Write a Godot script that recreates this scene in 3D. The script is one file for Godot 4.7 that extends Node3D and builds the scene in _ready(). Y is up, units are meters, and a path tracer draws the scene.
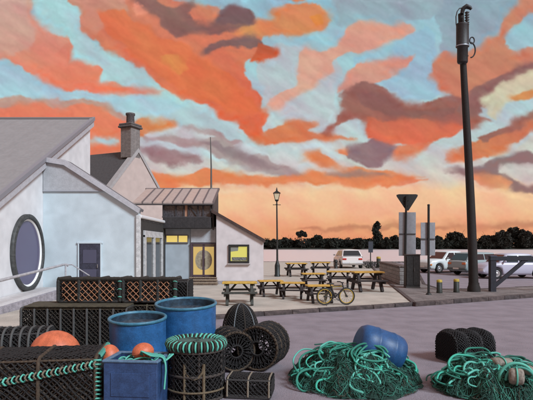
extends Node3D
# Harbour quay at sunset: white hall and bar, picnic terrace, creels and nets in front.
const F := 512.0            # focal length in photo pixels (photo is 533 wide)
const EYE := 1.9            # eye height in metres
const HZ := 245.0           # horizon row
var TX := {}
var MATS := {}
var rng := RandomNumberGenerator.new()

# ---------- pixels to places ----------
func at(x: float, y: float, d: float) -> Vector3:
	return Vector3((x - 266.5) / F * d, EYE + (HZ - y) / F * d, -d)
func gp(x: float, y: float, h := 0.0) -> Vector3:       # where that pixel meets ground of height h
	var d := (EYE - h) * F / (y - HZ)
	return Vector3((x - 266.5) / F * d, h, -d)

# ---------- sky ----------
func fill_poly(img: Image, pts: Array, top: Color, bot: Color, s: float) -> void:
	var lo := 1e9
	var hi := -1e9
	for p in pts:
		lo = min(lo, p[1]); hi = max(hi, p[1])
	var y0 := int(max(0.0, floor(lo * s)))
	var y1 := int(min(img.get_height() - 1, ceil(hi * s)))
	for y in range(y0, y1 + 1):
		var yy := (y + 0.5) / s
		var xs := []
		for i in pts.size():
			var a = pts[i]
			var b = pts[(i + 1) % pts.size()]
			if (a[1] <= yy) != (b[1] <= yy):
				xs.append(a[0] + (yy - a[1]) / (b[1] - a[1]) * (b[0] - a[0]))
		xs.sort()
		var c := top.lerp(bot, clamp((yy - lo) / max(hi - lo, 0.01), 0.0, 1.0))
		for k in range(0, xs.size() - 1, 2):
			var xa := int(round((xs[k] + 40.0) * s))
			var xb := int(round((xs[k + 1] + 40.0) * s))
			if xb > xa:
				img.fill_rect(Rect2i(xa, y, xb - xa, 1), c)

func rgb(r: float, g: float, b: float) -> Color:
	return Color(r / 255.0, g / 255.0, b / 255.0)

func sky_canvas(s: float) -> Image:
	var img := Image.create(int(613 * s), int(252 * s), false, Image.FORMAT_RGBA8)
	var stops := [[0, rgb(143, 186, 204)], [60, rgb(158, 196, 206)], [110, rgb(176, 200, 206)], [150, rgb(192, 200, 202)], [178, rgb(214, 198, 184)], [190, rgb(246, 196, 150)], [212, rgb(247, 182, 138)], [230, rgb(240, 160, 112)], [252, rgb(236, 146, 98)]]
	for y in img.get_height():
		var yy := y / s
		var c: Color = stops[-1][1]
		for i in stops.size() - 1:
			if yy >= stops[i][0] and yy < stops[i + 1][0]:
				c = stops[i][1].lerp(stops[i + 1][1], (yy - stops[i][0]) / (stops[i + 1][0] - stops[i][0]))
				break
		img.fill_rect(Rect2i(0, y, img.get_width(), 1), c)
	var P := func(pts, a, b): fill_poly(img, pts, a, b, s)
	# pale blue and lavender openings
	P.call([[32, 0], [70, 0], [80, 14], [86, 34], [104, 52], [132, 62], [160, 86], [200, 104], [230, 122], [250, 140], [240, 150], [190, 130], [140, 118], [138, 100], [60, 92], [96, 76], [72, 62], [70, 42], [40, 26]], rgb(164, 206, 212), rgb(176, 204, 208))
	P.call([[-40, 60], [4, 60], [24, 70], [48, 84], [80, 93], [140, 96], [190, 104], [170, 120], [120, 112], [60, 98], [-40, 100]], rgb(158, 200, 216), rgb(170, 206, 216))
	P.call([[258, 60], [262, 96], [270, 120], [262, 150], [290, 158], [340, 160], [350, 128], [338, 110], [340, 60], [300, 46], [266, 44]], rgb(176, 188, 196), rgb(192, 202, 204))
	P.call([[392, 60], [400, 40], [430, 24], [440, 60], [452, 90], [430, 102], [404, 100], [384, 84], [345, 86], [352, 56]], rgb(146, 186, 208), rgb(156, 190, 210))
	P.call([[440, 0], [528, -2], [500, 26], [470, 58], [446, 60], [436, 30]], rgb(138, 162, 178), rgb(150, 170, 184))
	P.call([[330, 0], [440, 0], [440, 16], [400, 22], [360, 22], [340, 30], [330, 14]], rgb(146, 166, 178), rgb(150, 178, 192))
	# left pink mass
	P.call([[-40, -2], [32, -2], [32, 13], [44, 25], [55, 32], [69, 39], [73, 49], [72, 60], [84, 64], [96, 64], [102, 70], [99, 80], [116, 84], [140, 88], [168, 93], [140, 94], [100, 93], [70, 91], [50, 85], [36, 76], [22, 66], [8, 60], [-40, 54]], rgb(206, 158, 142), rgb(242, 124, 92))
	P.call([[60, 44], [70, 42], [72, 52], [66, 60], [52, 58]], rgb(222, 134, 112), rgb(230, 130, 104))
	P.call([[40, 66], [80, 64], [100, 70], [97, 80], [70, 82], [50, 78]], rgb(236, 132, 106), rgb(240, 124, 92))
	P.call([[-40, -2], [26, -2], [27, 12], [38, 28], [34, 44], [16, 56], [-40, 50]], rgb(206, 164, 150), rgb(214, 152, 134))
	# left low band
	P.call([[-40, 102], [10, 98], [40, 97], [70, 100], [96, 100], [116, 108], [136, 124], [138, 156], [-40, 156]], rgb(196, 152, 136), rgb(190, 140, 128))
	P.call([[-40, 112], [14, 106], [36, 102], [60, 108], [92, 104], [112, 114], [132, 122], [134, 156], [-40, 156]], rgb(238, 128, 96), rgb(236, 122, 88))
	P.call([[134, 122], [144, 118], [160, 118], [176, 121], [172, 127], [158, 132], [142, 136], [130, 136]], rgb(220, 140, 90), rgb(214, 128, 80))
	P.call([[88, 142], [100, 136], [118, 138], [120, 143], [104, 145]], rgb(168, 200, 212), rgb(174, 204, 212))
	# the great orange diagonal
	P.call([[66, -2], [78, 11], [84, 32], [92, 38], [104, 50], [116, 54], [134, 62], [150, 77], [168, 92], [184, 100], [202, 104], [216, 109], [222, 118], [236, 124], [246, 130], [252, 140], [270, 144], [262, 132], [270, 116], [260, 106], [262, 98], [254, 91], [250, 80], [244, 72], [242, 64], [250, 59], [266, 57], [281, 55], [278, 49], [262, 44], [262, 26], [250, 12], [160, -2]], rgb(214, 128, 100), rgb(236, 104, 66))
	P.call([[68, -2], [122, -2], [132, 10], [112, 20], [98, 32], [88, 36], [85, 30], [79, 12]], rgb(206, 140, 120), rgb(216, 136, 108))
	P.call([[96, 14], [124, 10], [150, 30], [180, 44], [206, 58], [232, 76], [246, 92], [256, 110], [240, 116], [214, 104], [184, 94], [158, 74], [132, 56], [108, 34]], rgb(230, 118, 78), rgb(232, 110, 66))
	P.call([[160, 54], [182, 56], [190, 70], [176, 76], [164, 66]], rgb(228, 134, 74), rgb(230, 128, 70))
	P.call([[134, 3], [150, 6], [156, 14], [140, 14]], rgb(238, 152, 124), rgb(238, 146, 114))
	# mauve tops
	P.call([[124, -2], [150, -2], [162, 5], [178, 8], [188, 2], [198, 1], [196, 8], [186, 14], [190, 20], [206, 22], [216, 16], [222, 8], [238, 4], [252, 9], [258, 19], [252, 26], [236, 30], [216, 34], [196, 34], [176, 38], [170, 28], [156, 20], [144, 8]], rgb(150, 108, 100), rgb(140, 96, 90))
	P.call([[222, 8], [238, 4], [252, 9], [256, 18], [250, 24], [226, 26], [214, 22]], rgb(128, 96, 100), rgb(126, 92, 94))
	P.call([[206, 56], [204, 48], [214, 42], [232, 38], [250, 35], [262, 40], [266, 46], [244, 47], [222, 48], [212, 54]], rgb(136, 100, 98), rgb(136, 96, 92))
	P.call([[232, 32], [250, 26], [266, 22], [270, 32], [262, 36], [244, 35]], rgb(218, 144, 88), rgb(220, 138, 82))
	# orange cloud, top middle
	P.call([[256, 20], [262, 21], [270, 19], [269, 9], [284, 3], [296, 1], [310, 2], [326, 9], [331, 20], [327, 29], [310, 34], [292, 36], [272, 36], [254, 33]], rgb(222, 138, 92), rgb(222, 134, 84))
	P.call([[312, 18], [322, 16], [324, 24], [314, 26]], rgb(232, 138, 62), rgb(230, 134, 62))
	P.call([[256, 42], [268, 44], [281, 54], [270, 60], [250, 64]], rgb(186, 92, 66), rgb(228, 98, 58))
	# peach diagonals
	P.call([[262, 108], [280, 94], [292, 86], [300, 72], [296, 58], [304, 48], [318, 50], [332, 46], [342, 38], [346, 28], [358, 21], [372, 22], [384, 26], [402, 22], [414, 30], [402, 40], [384, 46], [362, 51], [346, 53], [336, 62], [328, 78], [316, 88], [296, 96], [276, 110]], rgb(222, 156, 134), rgb(224, 168, 146))
	P.call([[342, 92], [344, 72], [356, 63], [374, 61], [394, 57], [416, 55], [402, 68], [388, 78], [366, 84]], rgb(220, 148, 128), rgb(214, 146, 130))
	# dark mauve bank with a burning underside
	P.call([[314, 136], [326, 130], [338, 122], [342, 108], [344, 94], [358, 83], [372, 82], [386, 86], [394, 97], [408, 104], [428, 104], [448, 98], [470, 92], [486, 86], [490, 104], [480, 116], [492, 118], [476, 128], [456, 132], [436, 138], [408, 142], [384, 141], [368, 136], [364, 124], [356, 118], [344, 122], [332, 134]], rgb(150, 102, 96), rgb(178, 98, 82))
	P.call([[366, 118], [386, 120], [420, 120], [452, 124], [472, 126], [456, 134], [434, 141], [408, 144], [384, 143], [368, 138]], rgb(206, 106, 80), rgb(240, 112, 78))
	P.call([[352, 96], [370, 90], [388, 94], [402, 108], [432, 110], [456, 106], [452, 114], [410, 118], [372, 112]], rgb(146, 98, 94), rgb(148, 96, 88))
	P.call([[342, 150], [356, 142], [374, 140], [394, 144], [402, 150], [390, 160], [372, 167], [358, 164], [350, 158]], rgb(152, 116, 122), rgb(148, 112, 118))
	P.call([[392, 160], [398, 146], [420, 142], [438, 141], [424, 152], [404, 160]], rgb(226, 124, 88), rgb(222, 128, 92))
	# orange scraps in the middle
	P.call([[252, 138], [268, 132], [280, 124], [298, 121], [318, 122], [306, 132], [330, 135], [358, 139], [340, 142], [312, 140], [284, 143], [262, 146]], rgb(220, 126, 84), rgb(226, 116, 74))
	P.call([[334, 148], [348, 148], [352, 156], [338, 154]], rgb(232, 124, 80), rgb(230, 120, 76))
	P.call([[286, 157], [304, 154], [322, 152], [330, 160], [346, 166], [372, 170], [398, 174], [424, 176], [408, 182], [384, 188], [352, 186], [322, 184], [300, 184], [272, 186], [236, 184], [200, 186], [150, 190], [146, 172], [180, 176], [200, 166], [230, 170], [262, 178], [300, 172], [330, 170], [300, 160]], rgb(230, 138, 86), rgb(238, 132, 82))
	P.call([[394, 186], [404, 180], [426, 179], [412, 186]], rgb(232, 136, 94), rgb(236, 138, 96))
	# mauve wisps centre left
	P.call([[144, 136], [168, 128], [190, 126], [212, 130], [232, 138], [252, 148], [268, 158], [284, 166], [310, 172], [292, 177], [264, 174], [238, 166], [210, 158], [188, 148], [166, 144], [150, 142]], rgb(176, 152, 152), rgb(170, 146, 146))
	P.call([[142, 146], [158, 146], [176, 152], [196, 156], [204, 160], [186, 164], [168, 166], [150, 160], [142, 154]], rgb(158, 128, 132), rgb(166, 132, 132))
	P.call([[150, 140], [172, 144], [196, 148], [216, 156], [232, 162], [214, 160], [190, 154], [166, 150], [146, 145]], rgb(186, 206, 212), rgb(190, 206, 212))
	P.call([[232, 146], [250, 144], [266, 150], [270, 158], [252, 156]], rgb(196, 202, 208), rgb(190, 198, 204))
	P.call([[146, 133], [172, 127], [196, 131], [214, 138], [198, 138], [176, 133], [152, 137]], rgb(200, 204, 208), rgb(196, 200, 204))
	P.call([[196, 142], [220, 143], [244, 152], [262, 162], [282, 168], [262, 168], [240, 160], [216, 150]], rgb(150, 124, 130), rgb(156, 130, 134))
	P.call([[288, 148], [312, 144], [334, 146], [330, 150], [306, 150]], rgb(206, 210, 208), rgb(202, 206, 206))
	P.call([[262, 156], [284, 152], [300, 156], [318, 166], [300, 168], [278, 164]], rgb(200, 206, 208), rgb(206, 202, 200))
	P.call([[300, 166], [330, 166], [352, 170], [330, 172]], rgb(214, 196, 182), rgb(210, 190, 176))
	P.call([[320, 172], [350, 170], [376, 173], [398, 178], [372, 177], [340, 177]], rgb(172, 130, 116), rgb(176, 130, 112))
	# right side
	P.call([[533, -4], [516, 4], [504, 20], [494, 36], [478, 48], [462, 56], [446, 50], [434, 58], [432, 78], [444, 92], [462, 98], [488, 86], [512, 74], [533, 66], [575, 50], [575, 44], [533, 46], [518, 54], [508, 50], [502, 42], [512, 28], [524, 16], [575, -4]], rgb(208, 134, 106), rgb(206, 126, 98))
	P.call([[466, 92], [486, 82], [508, 72], [533, 60], [575, 50], [575, 58], [533, 70], [506, 82], [484, 98], [486, 112], [474, 118], [456, 110]], rgb(148, 104, 100), rgb(150, 102, 96))
	P.call([[478, 96], [492, 90], [506, 80], [533, 70], [575, 62], [575, 96], [533, 94], [510, 104], [494, 118], [488, 108]], rgb(212, 204, 166), rgb(200, 200, 172))
	P.call([[509, 97], [533, 88], [575, 84], [575, 98], [533, 100], [518, 102]], rgb(216, 144, 84), rgb(214, 138, 80))
	P.call([[444, 158], [462, 148], [484, 138], [510, 126], [533, 112], [575, 100], [575, 126], [533, 128], [508, 150], [486, 158], [462, 162]], rgb(196, 112, 88), rgb(224, 126, 82))
	P.call([[476, 138], [508, 124], [533, 108], [575, 96], [575, 104], [533, 118], [506, 134], [484, 144]], rgb(162, 108, 96), rgb(164, 104, 92))
	P.call([[486, 166], [508, 154], [533, 134], [575, 128], [575, 156], [533, 154], [508, 164]], rgb(196, 200, 190), rgb(200, 196, 186))
	P.call([[446, 171], [462, 168], [478, 166], [496, 158], [514, 153], [533, 152], [575, 150], [575, 164], [533, 164], [508, 164], [500, 170], [512, 182], [533, 188], [575, 190], [575, 196], [526, 193], [504, 188], [484, 178], [464, 176]], rgb(140, 110, 112), rgb(146, 110, 108))
	P.call([[466, 176], [486, 172], [500, 174], [510, 184], [508, 190], [490, 186], [470, 182]], rgb(224, 138, 96), rgb(230, 150, 108))
	P.call([[503, 166], [533, 164], [575, 164], [575, 188], [533, 186], [514, 180]], rgb(198, 192, 188), rgb(204, 192, 184))
	# haze streaks over the horizon
	P.call([[288, 230], [320, 227], [370, 225], [420, 224], [470, 225], [533, 221], [575, 221], [575, 226], [480, 229], [410, 229], [340, 231]], rgb(206, 138, 102), rgb(210, 134, 96))
	return img

func make_sky() -> ImageTexture:
	var s := 2.0
	var crisp := sky_canvas(s)
	var soft: Image = crisp.duplicate()
	soft.resize(crisp.get_width() / 10, crisp.get_height() / 10, Image.INTERPOLATE_LANCZOS)
	soft.resize(crisp.get_width(), crisp.get_height(), Image.INTERPOLATE_CUBIC)
	var mid: Image = crisp.duplicate()
	mid.resize(crisp.get_width() / 3, crisp.get_height() / 3, Image.INTERPOLATE_LANCZOS)
	mid.resize(crisp.get_width(), crisp.get_height(), Image.INTERPOLATE_CUBIC)
	var n1 := FastNoiseLite.new(); n1.seed = 5; n1.frequency = 0.035; n1.fractal_octaves = 4; n1.fractal_gain = 0.46
	var n2 := FastNoiseLite.new(); n2.seed = 9; n2.frequency = 0.016; n2.fractal_octaves = 3
	var n3 := FastNoiseLite.new(); n3.seed = 14; n3.frequency = 0.05; n3.fractal_octaves = 5; n3.fractal_gain = 0.6
	var n4 := FastNoiseLite.new(); n4.seed = 33; n4.frequency = 0.02; n4.fractal_octaves = 4
	var pick := func(px: float, py: float) -> Color:
		var wx := n1.get_noise_2d(px, py) * 7.0
		var wy := n1.get_noise_2d(px + 900.0, py * 1.3) * 4.5
		var x := pingpong(px + wx, 533.0)
		var y := clampf(pingpong(py + wy, 400.0), 0.0, 250.0)
		var ix := int((x + 40.0) * s)
		var iy := int(y * s)
		var k := clampf(0.50 + n2.get_noise_2d(px * 1.4, py * 2.2) * 1.5, 0.0, 0.95)
		var c := mid.get_pixel(ix, iy).lerp(soft.get_pixel(ix, iy), k)
		c = c.lerp(Color(c.get_luminance(), c.get_luminance(), c.get_luminance()), 0.13)
		# streaky cloud grain that follows the drift of the clouds, and slow changes of hue
		var al := px * 0.83 + py * 0.55
		var ac := py * 0.83 - px * 0.55
		var v := 1.0 + 0.075 * n3.get_noise_2d(al * 0.45 + wx, ac * 1.5 + wy) * smoothstep(215.0, 165.0, py) + 0.02 * n3.get_noise_2d(px * 4.0, py * 4.0)
		var h := n4.get_noise_2d(al * 0.7, ac * 1.6)
		return Color(clampf(c.r * v, 0, 1), clampf(c.g * v * (1.0 + 0.10 * h), 0, 1), clampf(c.b * v * (1.0 + 0.06 * h), 0, 1))
	var tile := Image.create(680, 341, false, Image.FORMAT_RGB8)
	for j in 341:
		var el := deg_to_rad(30.0 * (1.0 - (j + 0.5) / 340.0))
		for i in 680:
			var az := deg_to_rad((i + 0.5) / 680.0 * 60.0 - 30.0)
			tile.set_pixel(i, j, pick.call(266.5 + F * tan(az), HZ - F * tan(el) / cos(az)))
	var high := Image.create(170, 170, false, Image.FORMAT_RGB8)
	for j in 170:
		for i in 170:
			var az := deg_to_rad((i + 0.5) / 170.0 * 60.0 - 30.0)
			var past := (170.0 - j - 0.5) / 170.0 * 240.0 - HZ + F * tan(deg_to_rad(30.0)) / cos(az)
			high.set_pixel(i, j, pick.call(266.5 + F * tan(az), pingpong(past, 120.0)))
	high.resize(680, 680, Image.INTERPOLATE_CUBIC)
	var pano := Image.create(4080, 2040, false, Image.FORMAT_RGB8)
	pano.fill(rgb(190, 140, 115))
	for k in 7:                       # straight ahead is the panorama's left and right edge
		var x := -340 + 680 * k
		pano.blit_rect(tile, Rect2i(0, 0, 680, 341), Vector2i(x, 680))
		pano.blit_rect(high, Rect2i(0, 0, 680, 680), Vector2i(x, 0))
		tile.flip_x(); high.flip_x()
	return ImageTexture.create_from_image(pano)

# ---------- materials ----------
func gray_tex(key: String, f1: float, f2: float, lo: float, sx := 1.0, sd := 1, mixk := 0.5) -> ImageTexture:
	if TX.has(key):
		return TX[key]
	var n := 256
	var a := FastNoiseLite.new(); a.seed = sd; a.frequency = f1; a.fractal_octaves = 4
	var b := FastNoiseLite.new(); b.seed = sd + 31; b.frequency = f2; b.fractal_octaves = 3
	var ia := a.get_seamless_image(n, n)
	var ib := b.get_seamless_image(n, n)
	if sx != 1.0:                                   # stretched grain
		ib.resize(n, int(n * sx), Image.INTERPOLATE_CUBIC)
		var big := Image.create(n, n, false, ib.get_format())
		for k in int(ceil(1.0 / sx)):
			big.blit_rect(ib, Rect2i(0, 0, n, ib.get_height()), Vector2i(0, k * ib.get_height()))
		ib = big
	var img := Image.create(n, n, false, Image.FORMAT_RGB8)
	for y in n:
		for x in n:
			var v: float = ia.get_pixel(x, y).r * (1.0 - mixk) + ib.get_pixel(x, y).r * mixk
			v = lo + (1.0 - lo) * clampf((v - 0.22) / 0.56, 0.0, 1.0)
			img.set_pixel(x, y, Color(v, v, v))
	img.generate_mipmaps()
	TX[key] = ImageTexture.create_from_image(img)
	return TX[key]

func bump_tex(key: String, src: String, amount: float) -> ImageTexture:
	if TX.has(key):
		return TX[key]
	var im: Image = TX[src].get_image().duplicate()
	im.clear_mipmaps()
	im.convert(Image.FORMAT_RGBA8)
	im.bump_map_to_normal_map(amount)
	im.generate_mipmaps()
	TX[key] = ImageTexture.create_from_image(im)
	return TX[key]

func setup_textures() -> void:
	gray_tex("mottle", 0.012, 0.09, 0.72, 1.0, 3)
	gray_tex("patch", 0.02, 0.14, 0.5, 1.0, 7, 0.4)
	gray_tex("grain", 0.02, 0.05, 0.5, 0.125, 11, 0.7)
	gray_tex("speck", 0.25, 0.02, 0.55, 1.0, 17, 0.5)
	gray_tex("brush", 0.03, 0.06, 0.7, 0.25, 23, 0.6)
	gray_tex("faint", 0.012, 0.05, 0.91, 1.0, 41)
	gray_tex("asphalt", 0.012, 0.45, 0.74, 1.0, 51, 0.7)
	bump_tex("asphalt_n", "asphalt", 2.5)
	gray_tex("render", 0.3, 0.01, 0.90, 1.0, 61, 0.45)
	bump_tex("render_n", "render", 3.0)
	bump_tex("mottle_n", "mottle", 2.0)
	bump_tex("grain_n", "grain", 3.0)
	bump_tex("speck_n", "speck", 3.5)
	bump_tex("patch_n", "patch", 3.0)

func M(r: float, g: float, b: float, rough := 0.8, tex := "", tile := 1.0, bump := 0.0, metal := 0.0) -> StandardMaterial3D:
	var key := "%s_%s_%s_%s_%s_%s_%s_%s" % [r, g, b, rough, tex, tile, bump, metal]
	if MATS.has(key):
		return MATS[key]
	var m := StandardMaterial3D.new()
	m.albedo_color = Color(r, g, b).linear_to_srgb()
	m.roughness = rough
	m.metallic = metal
	if tex != "":
		m.albedo_texture = TX[tex]
		m.uv1_triplanar = true
		m.uv1_world_triplanar = true
		m.uv1_scale = Vector3.ONE / tile
		if bump > 0.0:
			m.normal_enabled = true
			var nk := tex + "_n"
			m.normal_texture = TX[nk if TX.has(nk) else "mottle_n"]
			m.normal_scale = bump
	MATS[key] = m
	return m

# ---------- shapes ----------
func ST() -> SurfaceTool:
	var st := SurfaceTool.new()
	st.begin(Mesh.PRIMITIVE_TRIANGLES)
	st.set_smooth_group(-1)
	return st

func tri(st: SurfaceTool, a: Vector3, b: Vector3, c: Vector3) -> void:
	st.add_vertex(a); st.add_vertex(b); st.add_vertex(c)

func quad(st: SurfaceTool, a: Vector3, b: Vector3, c: Vector3, d: Vector3) -> void:
	tri(st, a, b, c); tri(st, a, c, d)

# box with chamfered edges
func box(st: SurfaceTool, c: Vector3, s: Vector3, ch := 0.0, bs := Basis.IDENTITY) -> void:
	st.set_smooth_group(-1)
	var h := s * 0.5
	ch = min(ch, min(h.x, min(h.y, h.z)) * 0.6)
	var ax := [Vector3.RIGHT, Vector3.UP, Vector3.BACK]
	for i in 3:
		var n: Vector3 = ax[i]
		var u: Vector3 = ax[(i + 1) % 3]
		var v: Vector3 = ax[(i + 2) % 3]
		var hu: float = h[(i + 1) % 3] - ch
		var hv: float = h[(i + 2) % 3] - ch
		for sg in [-1.0, 1.0]:
			var o: Vector3 = n * h[i] * sg
			var q := [o - u * hu - v * hv, o + u * hu - v * hv, o + u * hu + v * hv, o - u * hu + v * hv]
			if sg > 0:
				q.reverse()
			quad(st, c + bs * q[0], c + bs * q[1], c + bs * q[2], c + bs * q[3])
		if ch > 0.0:
			for su in [-1.0, 1.0]:
				for sv in [-1.0, 1.0]:
					var e0: Vector3 = u * su * h[(i + 1) % 3] + v * sv * hv
					var e1: Vector3 = u * su * hu + v * sv * h[(i + 2) % 3]
					var nn: Vector3 = n * (h[i] - ch)
					var q2 := [e0 - nn, e0 + nn, e1 + nn, e1 - nn]
					if su * sv > 0:
						q2.reverse()
					quad(st, c + bs * q2[3], c + bs * q2[2], c + bs * q2[1], c + bs * q2[0])
	if ch > 0.0:
		for sx in [-1.0, 1.0]:
			for sy in [-1.0, 1.0]:
				for sz in [-1.0, 1.0]:
					var a := Vector3(sx * h.x, sy * (h.y - ch), sz * (h.z - ch))
					var b := Vector3(sx * (h.x - ch), sy * h.y, sz * (h.z - ch))
					var d := Vector3(sx * (h.x - ch), sy * (h.y - ch), sz * h.z)
					if sx * sy * sz > 0:
						tri(st, c + bs * a, c + bs * d, c + bs * b)
					else:
						tri(st, c + bs * a, c + bs * b, c + bs * d)

# square bar from a to b
func bar(st: SurfaceTool, a: Vector3, b: Vector3, w: float, t: float, ch := 0.004, up := Vector3.UP) -> void:
	var y := (b - a).normalized()
	if abs(y.dot(up)) > 0.99:
		up = Vector3.BACK
	var x := up.cross(y).normalized()
	var z := x.cross(y)
	box(st, (a + b) * 0.5, Vector3(w, (b - a).length(), t), ch, Basis(x, y, z))

func tube(st: SurfaceTool, pts: Array, r, sides := 6, caps := true, closed := false) -> void:
	st.set_smooth_group(0)
	var n := pts.size()
	var rings := []
	var side := Vector3.ZERO
	for i in n:
		var a: Vector3 = pts[(i - 1 + n) % n] if (closed or i > 0) else pts[i]
		var b: Vector3 = pts[(i + 1) % n] if (closed or i < n - 1) else pts[i]
		var t := (b - a).normalized()
		if side == Vector3.ZERO:
			side = t.cross(Vector3.UP if abs(t.y) < 0.9 else Vector3.RIGHT).normalized()
		else:
			side = (side - t * side.dot(t)).normalized()
		var up := t.cross(side)
		var rr: float = r[i] if r is Array else r
		var ring := []
		for k in sides:
			var an := TAU * k / sides
			ring.append(pts[i] + (side * cos(an) + up * sin(an)) * rr)
		rings.append(ring)
	var last := n if closed else n - 1
	for i in last:
		var A: Array = rings[i]
		var B: Array = rings[(i + 1) % n]
		for k in sides:
			var k2 := (k + 1) % sides
			quad(st, A[k], A[k2], B[k2], B[k])
	if caps and not closed:
		st.set_smooth_group(-1)
		for k in range(1, sides - 1):
			tri(st, rings[0][0], rings[0][k + 1], rings[0][k])
			tri(st, rings[n - 1][0], rings[n - 1][k], rings[n - 1][k + 1])

# profile of Vector2(radius, height) turned round the y axis
func lathe(st: SurfaceTool, prof: Array, seg: int, xf := Transform3D.IDENTITY, smooth := true) -> void:
	for i in prof.size() - 1:
		st.set_smooth_group(0 if smooth else -1)
		for k in seg:
			var a0 := TAU * k / seg
			var a1 := TAU * (k + 1) / seg
			var p: Vector2 = prof[i]
			var q: Vector2 = prof[i + 1]
			var v := [Vector3(p.x * cos(a0), p.y, p.x * sin(a0)), Vector3(p.x * cos(a1), p.y, p.x * sin(a1)), Vector3(q.x * cos(a1), q.y, q.x * sin(a1)), Vector3(q.x * cos(a0), q.y, q.x * sin(a0))]
			if p.x < 1e-5:
				tri(st, xf * v[0], xf * v[3], xf * v[2])
			elif q.x < 1e-5:
				tri(st, xf * v[0], xf * v[2], xf * v[1])
			else:
				quad(st, xf * v[0], xf * v[3], xf * v[2], xf * v[1])

# planar outline pushed along ext
func prism(st: SurfaceTool, pts: Array, ext: Vector3) -> void:
	st.set_smooth_group(-1)
	var n := pts.size()
	var nor := Vector3.ZERO
	for i in n:
		nor += (pts[i] - pts[0]).cross(pts[(i + 1) % n] - pts[0])
	nor = nor.normalized()
	if nor.dot(ext) > 0:
		pts = pts.duplicate(); pts.reverse(); nor = -nor
	var u: Vector3 = nor.cross(Vector3.UP if abs(nor.y) < 0.9 else Vector3.RIGHT).normalized()
	var v := nor.cross(u)
	var flat := PackedVector2Array()
	for p in pts:
		flat.append(Vector2((p - pts[0]).dot(u), (p - pts[0]).dot(v)))
	var ix := Geometry2D.triangulate_polygon(flat)
	for k in range(0, ix.size(), 3):
		var a: Vector3 = pts[ix[k]]
		var b: Vector3 = pts[ix[k + 1]]
		var c: Vector3 = pts[ix[k + 2]]
		if (b - a).cross(c - a).dot(nor) > 0:
			var t := b; b = c; c = t
		tri(st, a, b, c)
		tri(st, a + ext, c + ext, b + ext)
	for i in n:
		var a: Vector3 = pts[i]
		var b: Vector3 = pts[(i + 1) % n]
		quad(st, a, b, b + ext, a + ext)

func ring_pts(c: Vector3, u: Vector3, v: Vector3, n: int, a0 := 0.0, a1 := TAU) -> Array:
	var out := []
	for k in n:
		var t := a0 + (a1 - a0) * k / (n if is_equal_approx(a1 - a0, TAU) else n - 1)
		out.append(c + u * cos(t) + v * sin(t))
	return out

# ---------- objects ----------
func uname(parent: Node, called: String) -> String:
	if not parent.has_node(called):
		return called
	var k := 1
	while parent.has_node("%s_%03d" % [called, k]):
		k += 1
	return "%s_%03d" % [called, k]

func thing(called: String, label: String, category: String, pos := Vector3.ZERO, turn := 0.0, group := "") -> Node3D:
	var o := Node3D.new()
	o.name = uname(self, called)
	add_child(o)
	o.position = pos
	o.rotation.y = turn
	tag(o, label, category, group)
	return o

func tag(o: Node, label: String, category: String, group := "") -> void:
	o.set_meta("label", label)
	o.set_meta("category", category)
	if group != "":
		o.set_meta("group", group)

func part(called: String, st: SurfaceTool, m: Material, parent: Node, world := false) -> MeshInstance3D:
	st.generate_normals()
	var o := MeshInstance3D.new()
	o.mesh = st.commit()
	o.material_override = m
	o.name = uname(parent, called)
	parent.add_child(o)
	if world and parent != self and not parent is MeshInstance3D:
		o.position = -parent.position
	return o

func piece(called: String, mesh: Mesh, m: Material, parent: Node, xf: Transform3D) -> MeshInstance3D:
	var o := MeshInstance3D.new()
	o.mesh = mesh
	o.material_override = m
	o.name = uname(parent, called)
	parent.add_child(o)
	o.transform = xf
	return o

func struct(called: String, st: SurfaceTool, m: Material) -> MeshInstance3D:
	var o := part(called, st, m, self)
	o.set_meta("kind", "structure")
	return o

func stuff(o: Node) -> void:
	o.set_meta("kind", "stuff")

func copy(o: Node3D, label := "") -> Node3D:
	var c: Node3D = o.duplicate()
	c.name = uname(self, String(o.name).get_slice("_0", 0))
	add_child(c)
	if label != "":
		c.set_meta("label", label)
	return c

# ---------- ground, water, far shore ----------
func flat_poly(st: SurfaceTool, pts: Array, y: float) -> void:
	var p2 := PackedVector2Array()
	for p in pts:
		p2.append(Vector2(p.x, p.z))
	var ix := Geometry2D.triangulate_polygon(p2)
	for k in range(0, ix.size(), 3):
		var a: Vector2 = p2[ix[k]]
		var b: Vector2 = p2[ix[k + 1]]
		var c: Vector2 = p2[ix[k + 2]]
		if (b - a).cross(c - a) < 0:
			var t := b; b = c; c = t
		tri(st, Vector3(a.x, y, a.y), Vector3(b.x, y, b.y), Vector3(c.x, y, c.y))

func kerb_line(root: Node3D, pts: Array, top: float, m: Array, len := 0.9) -> void:
	var k := 0
	for i in pts.size() - 1:
		var a: Vector3 = pts[i]
		var b: Vector3 = pts[i + 1]
		var n: int = max(1, int(round(a.distance_to(b) / len)))
		var L := a.distance_to(b) / n
		var dir := (b - a).normalized()
		for j in n:
			var c := a + dir * L * (j + 0.5)
			var st := ST()
			var sink := rng.randf_range(-0.006, 0.006)
			box(st, Vector3(c.x, top * 0.5 - 0.06 + sink, c.z), Vector3(0.16, top + 0.14, L - 0.012), 0.018, Basis(Vector3.UP.cross(dir).normalized(), Vector3.UP, dir))
			part("kerb_stone", st, m[k % m.size()], root)
			k += 1

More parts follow.
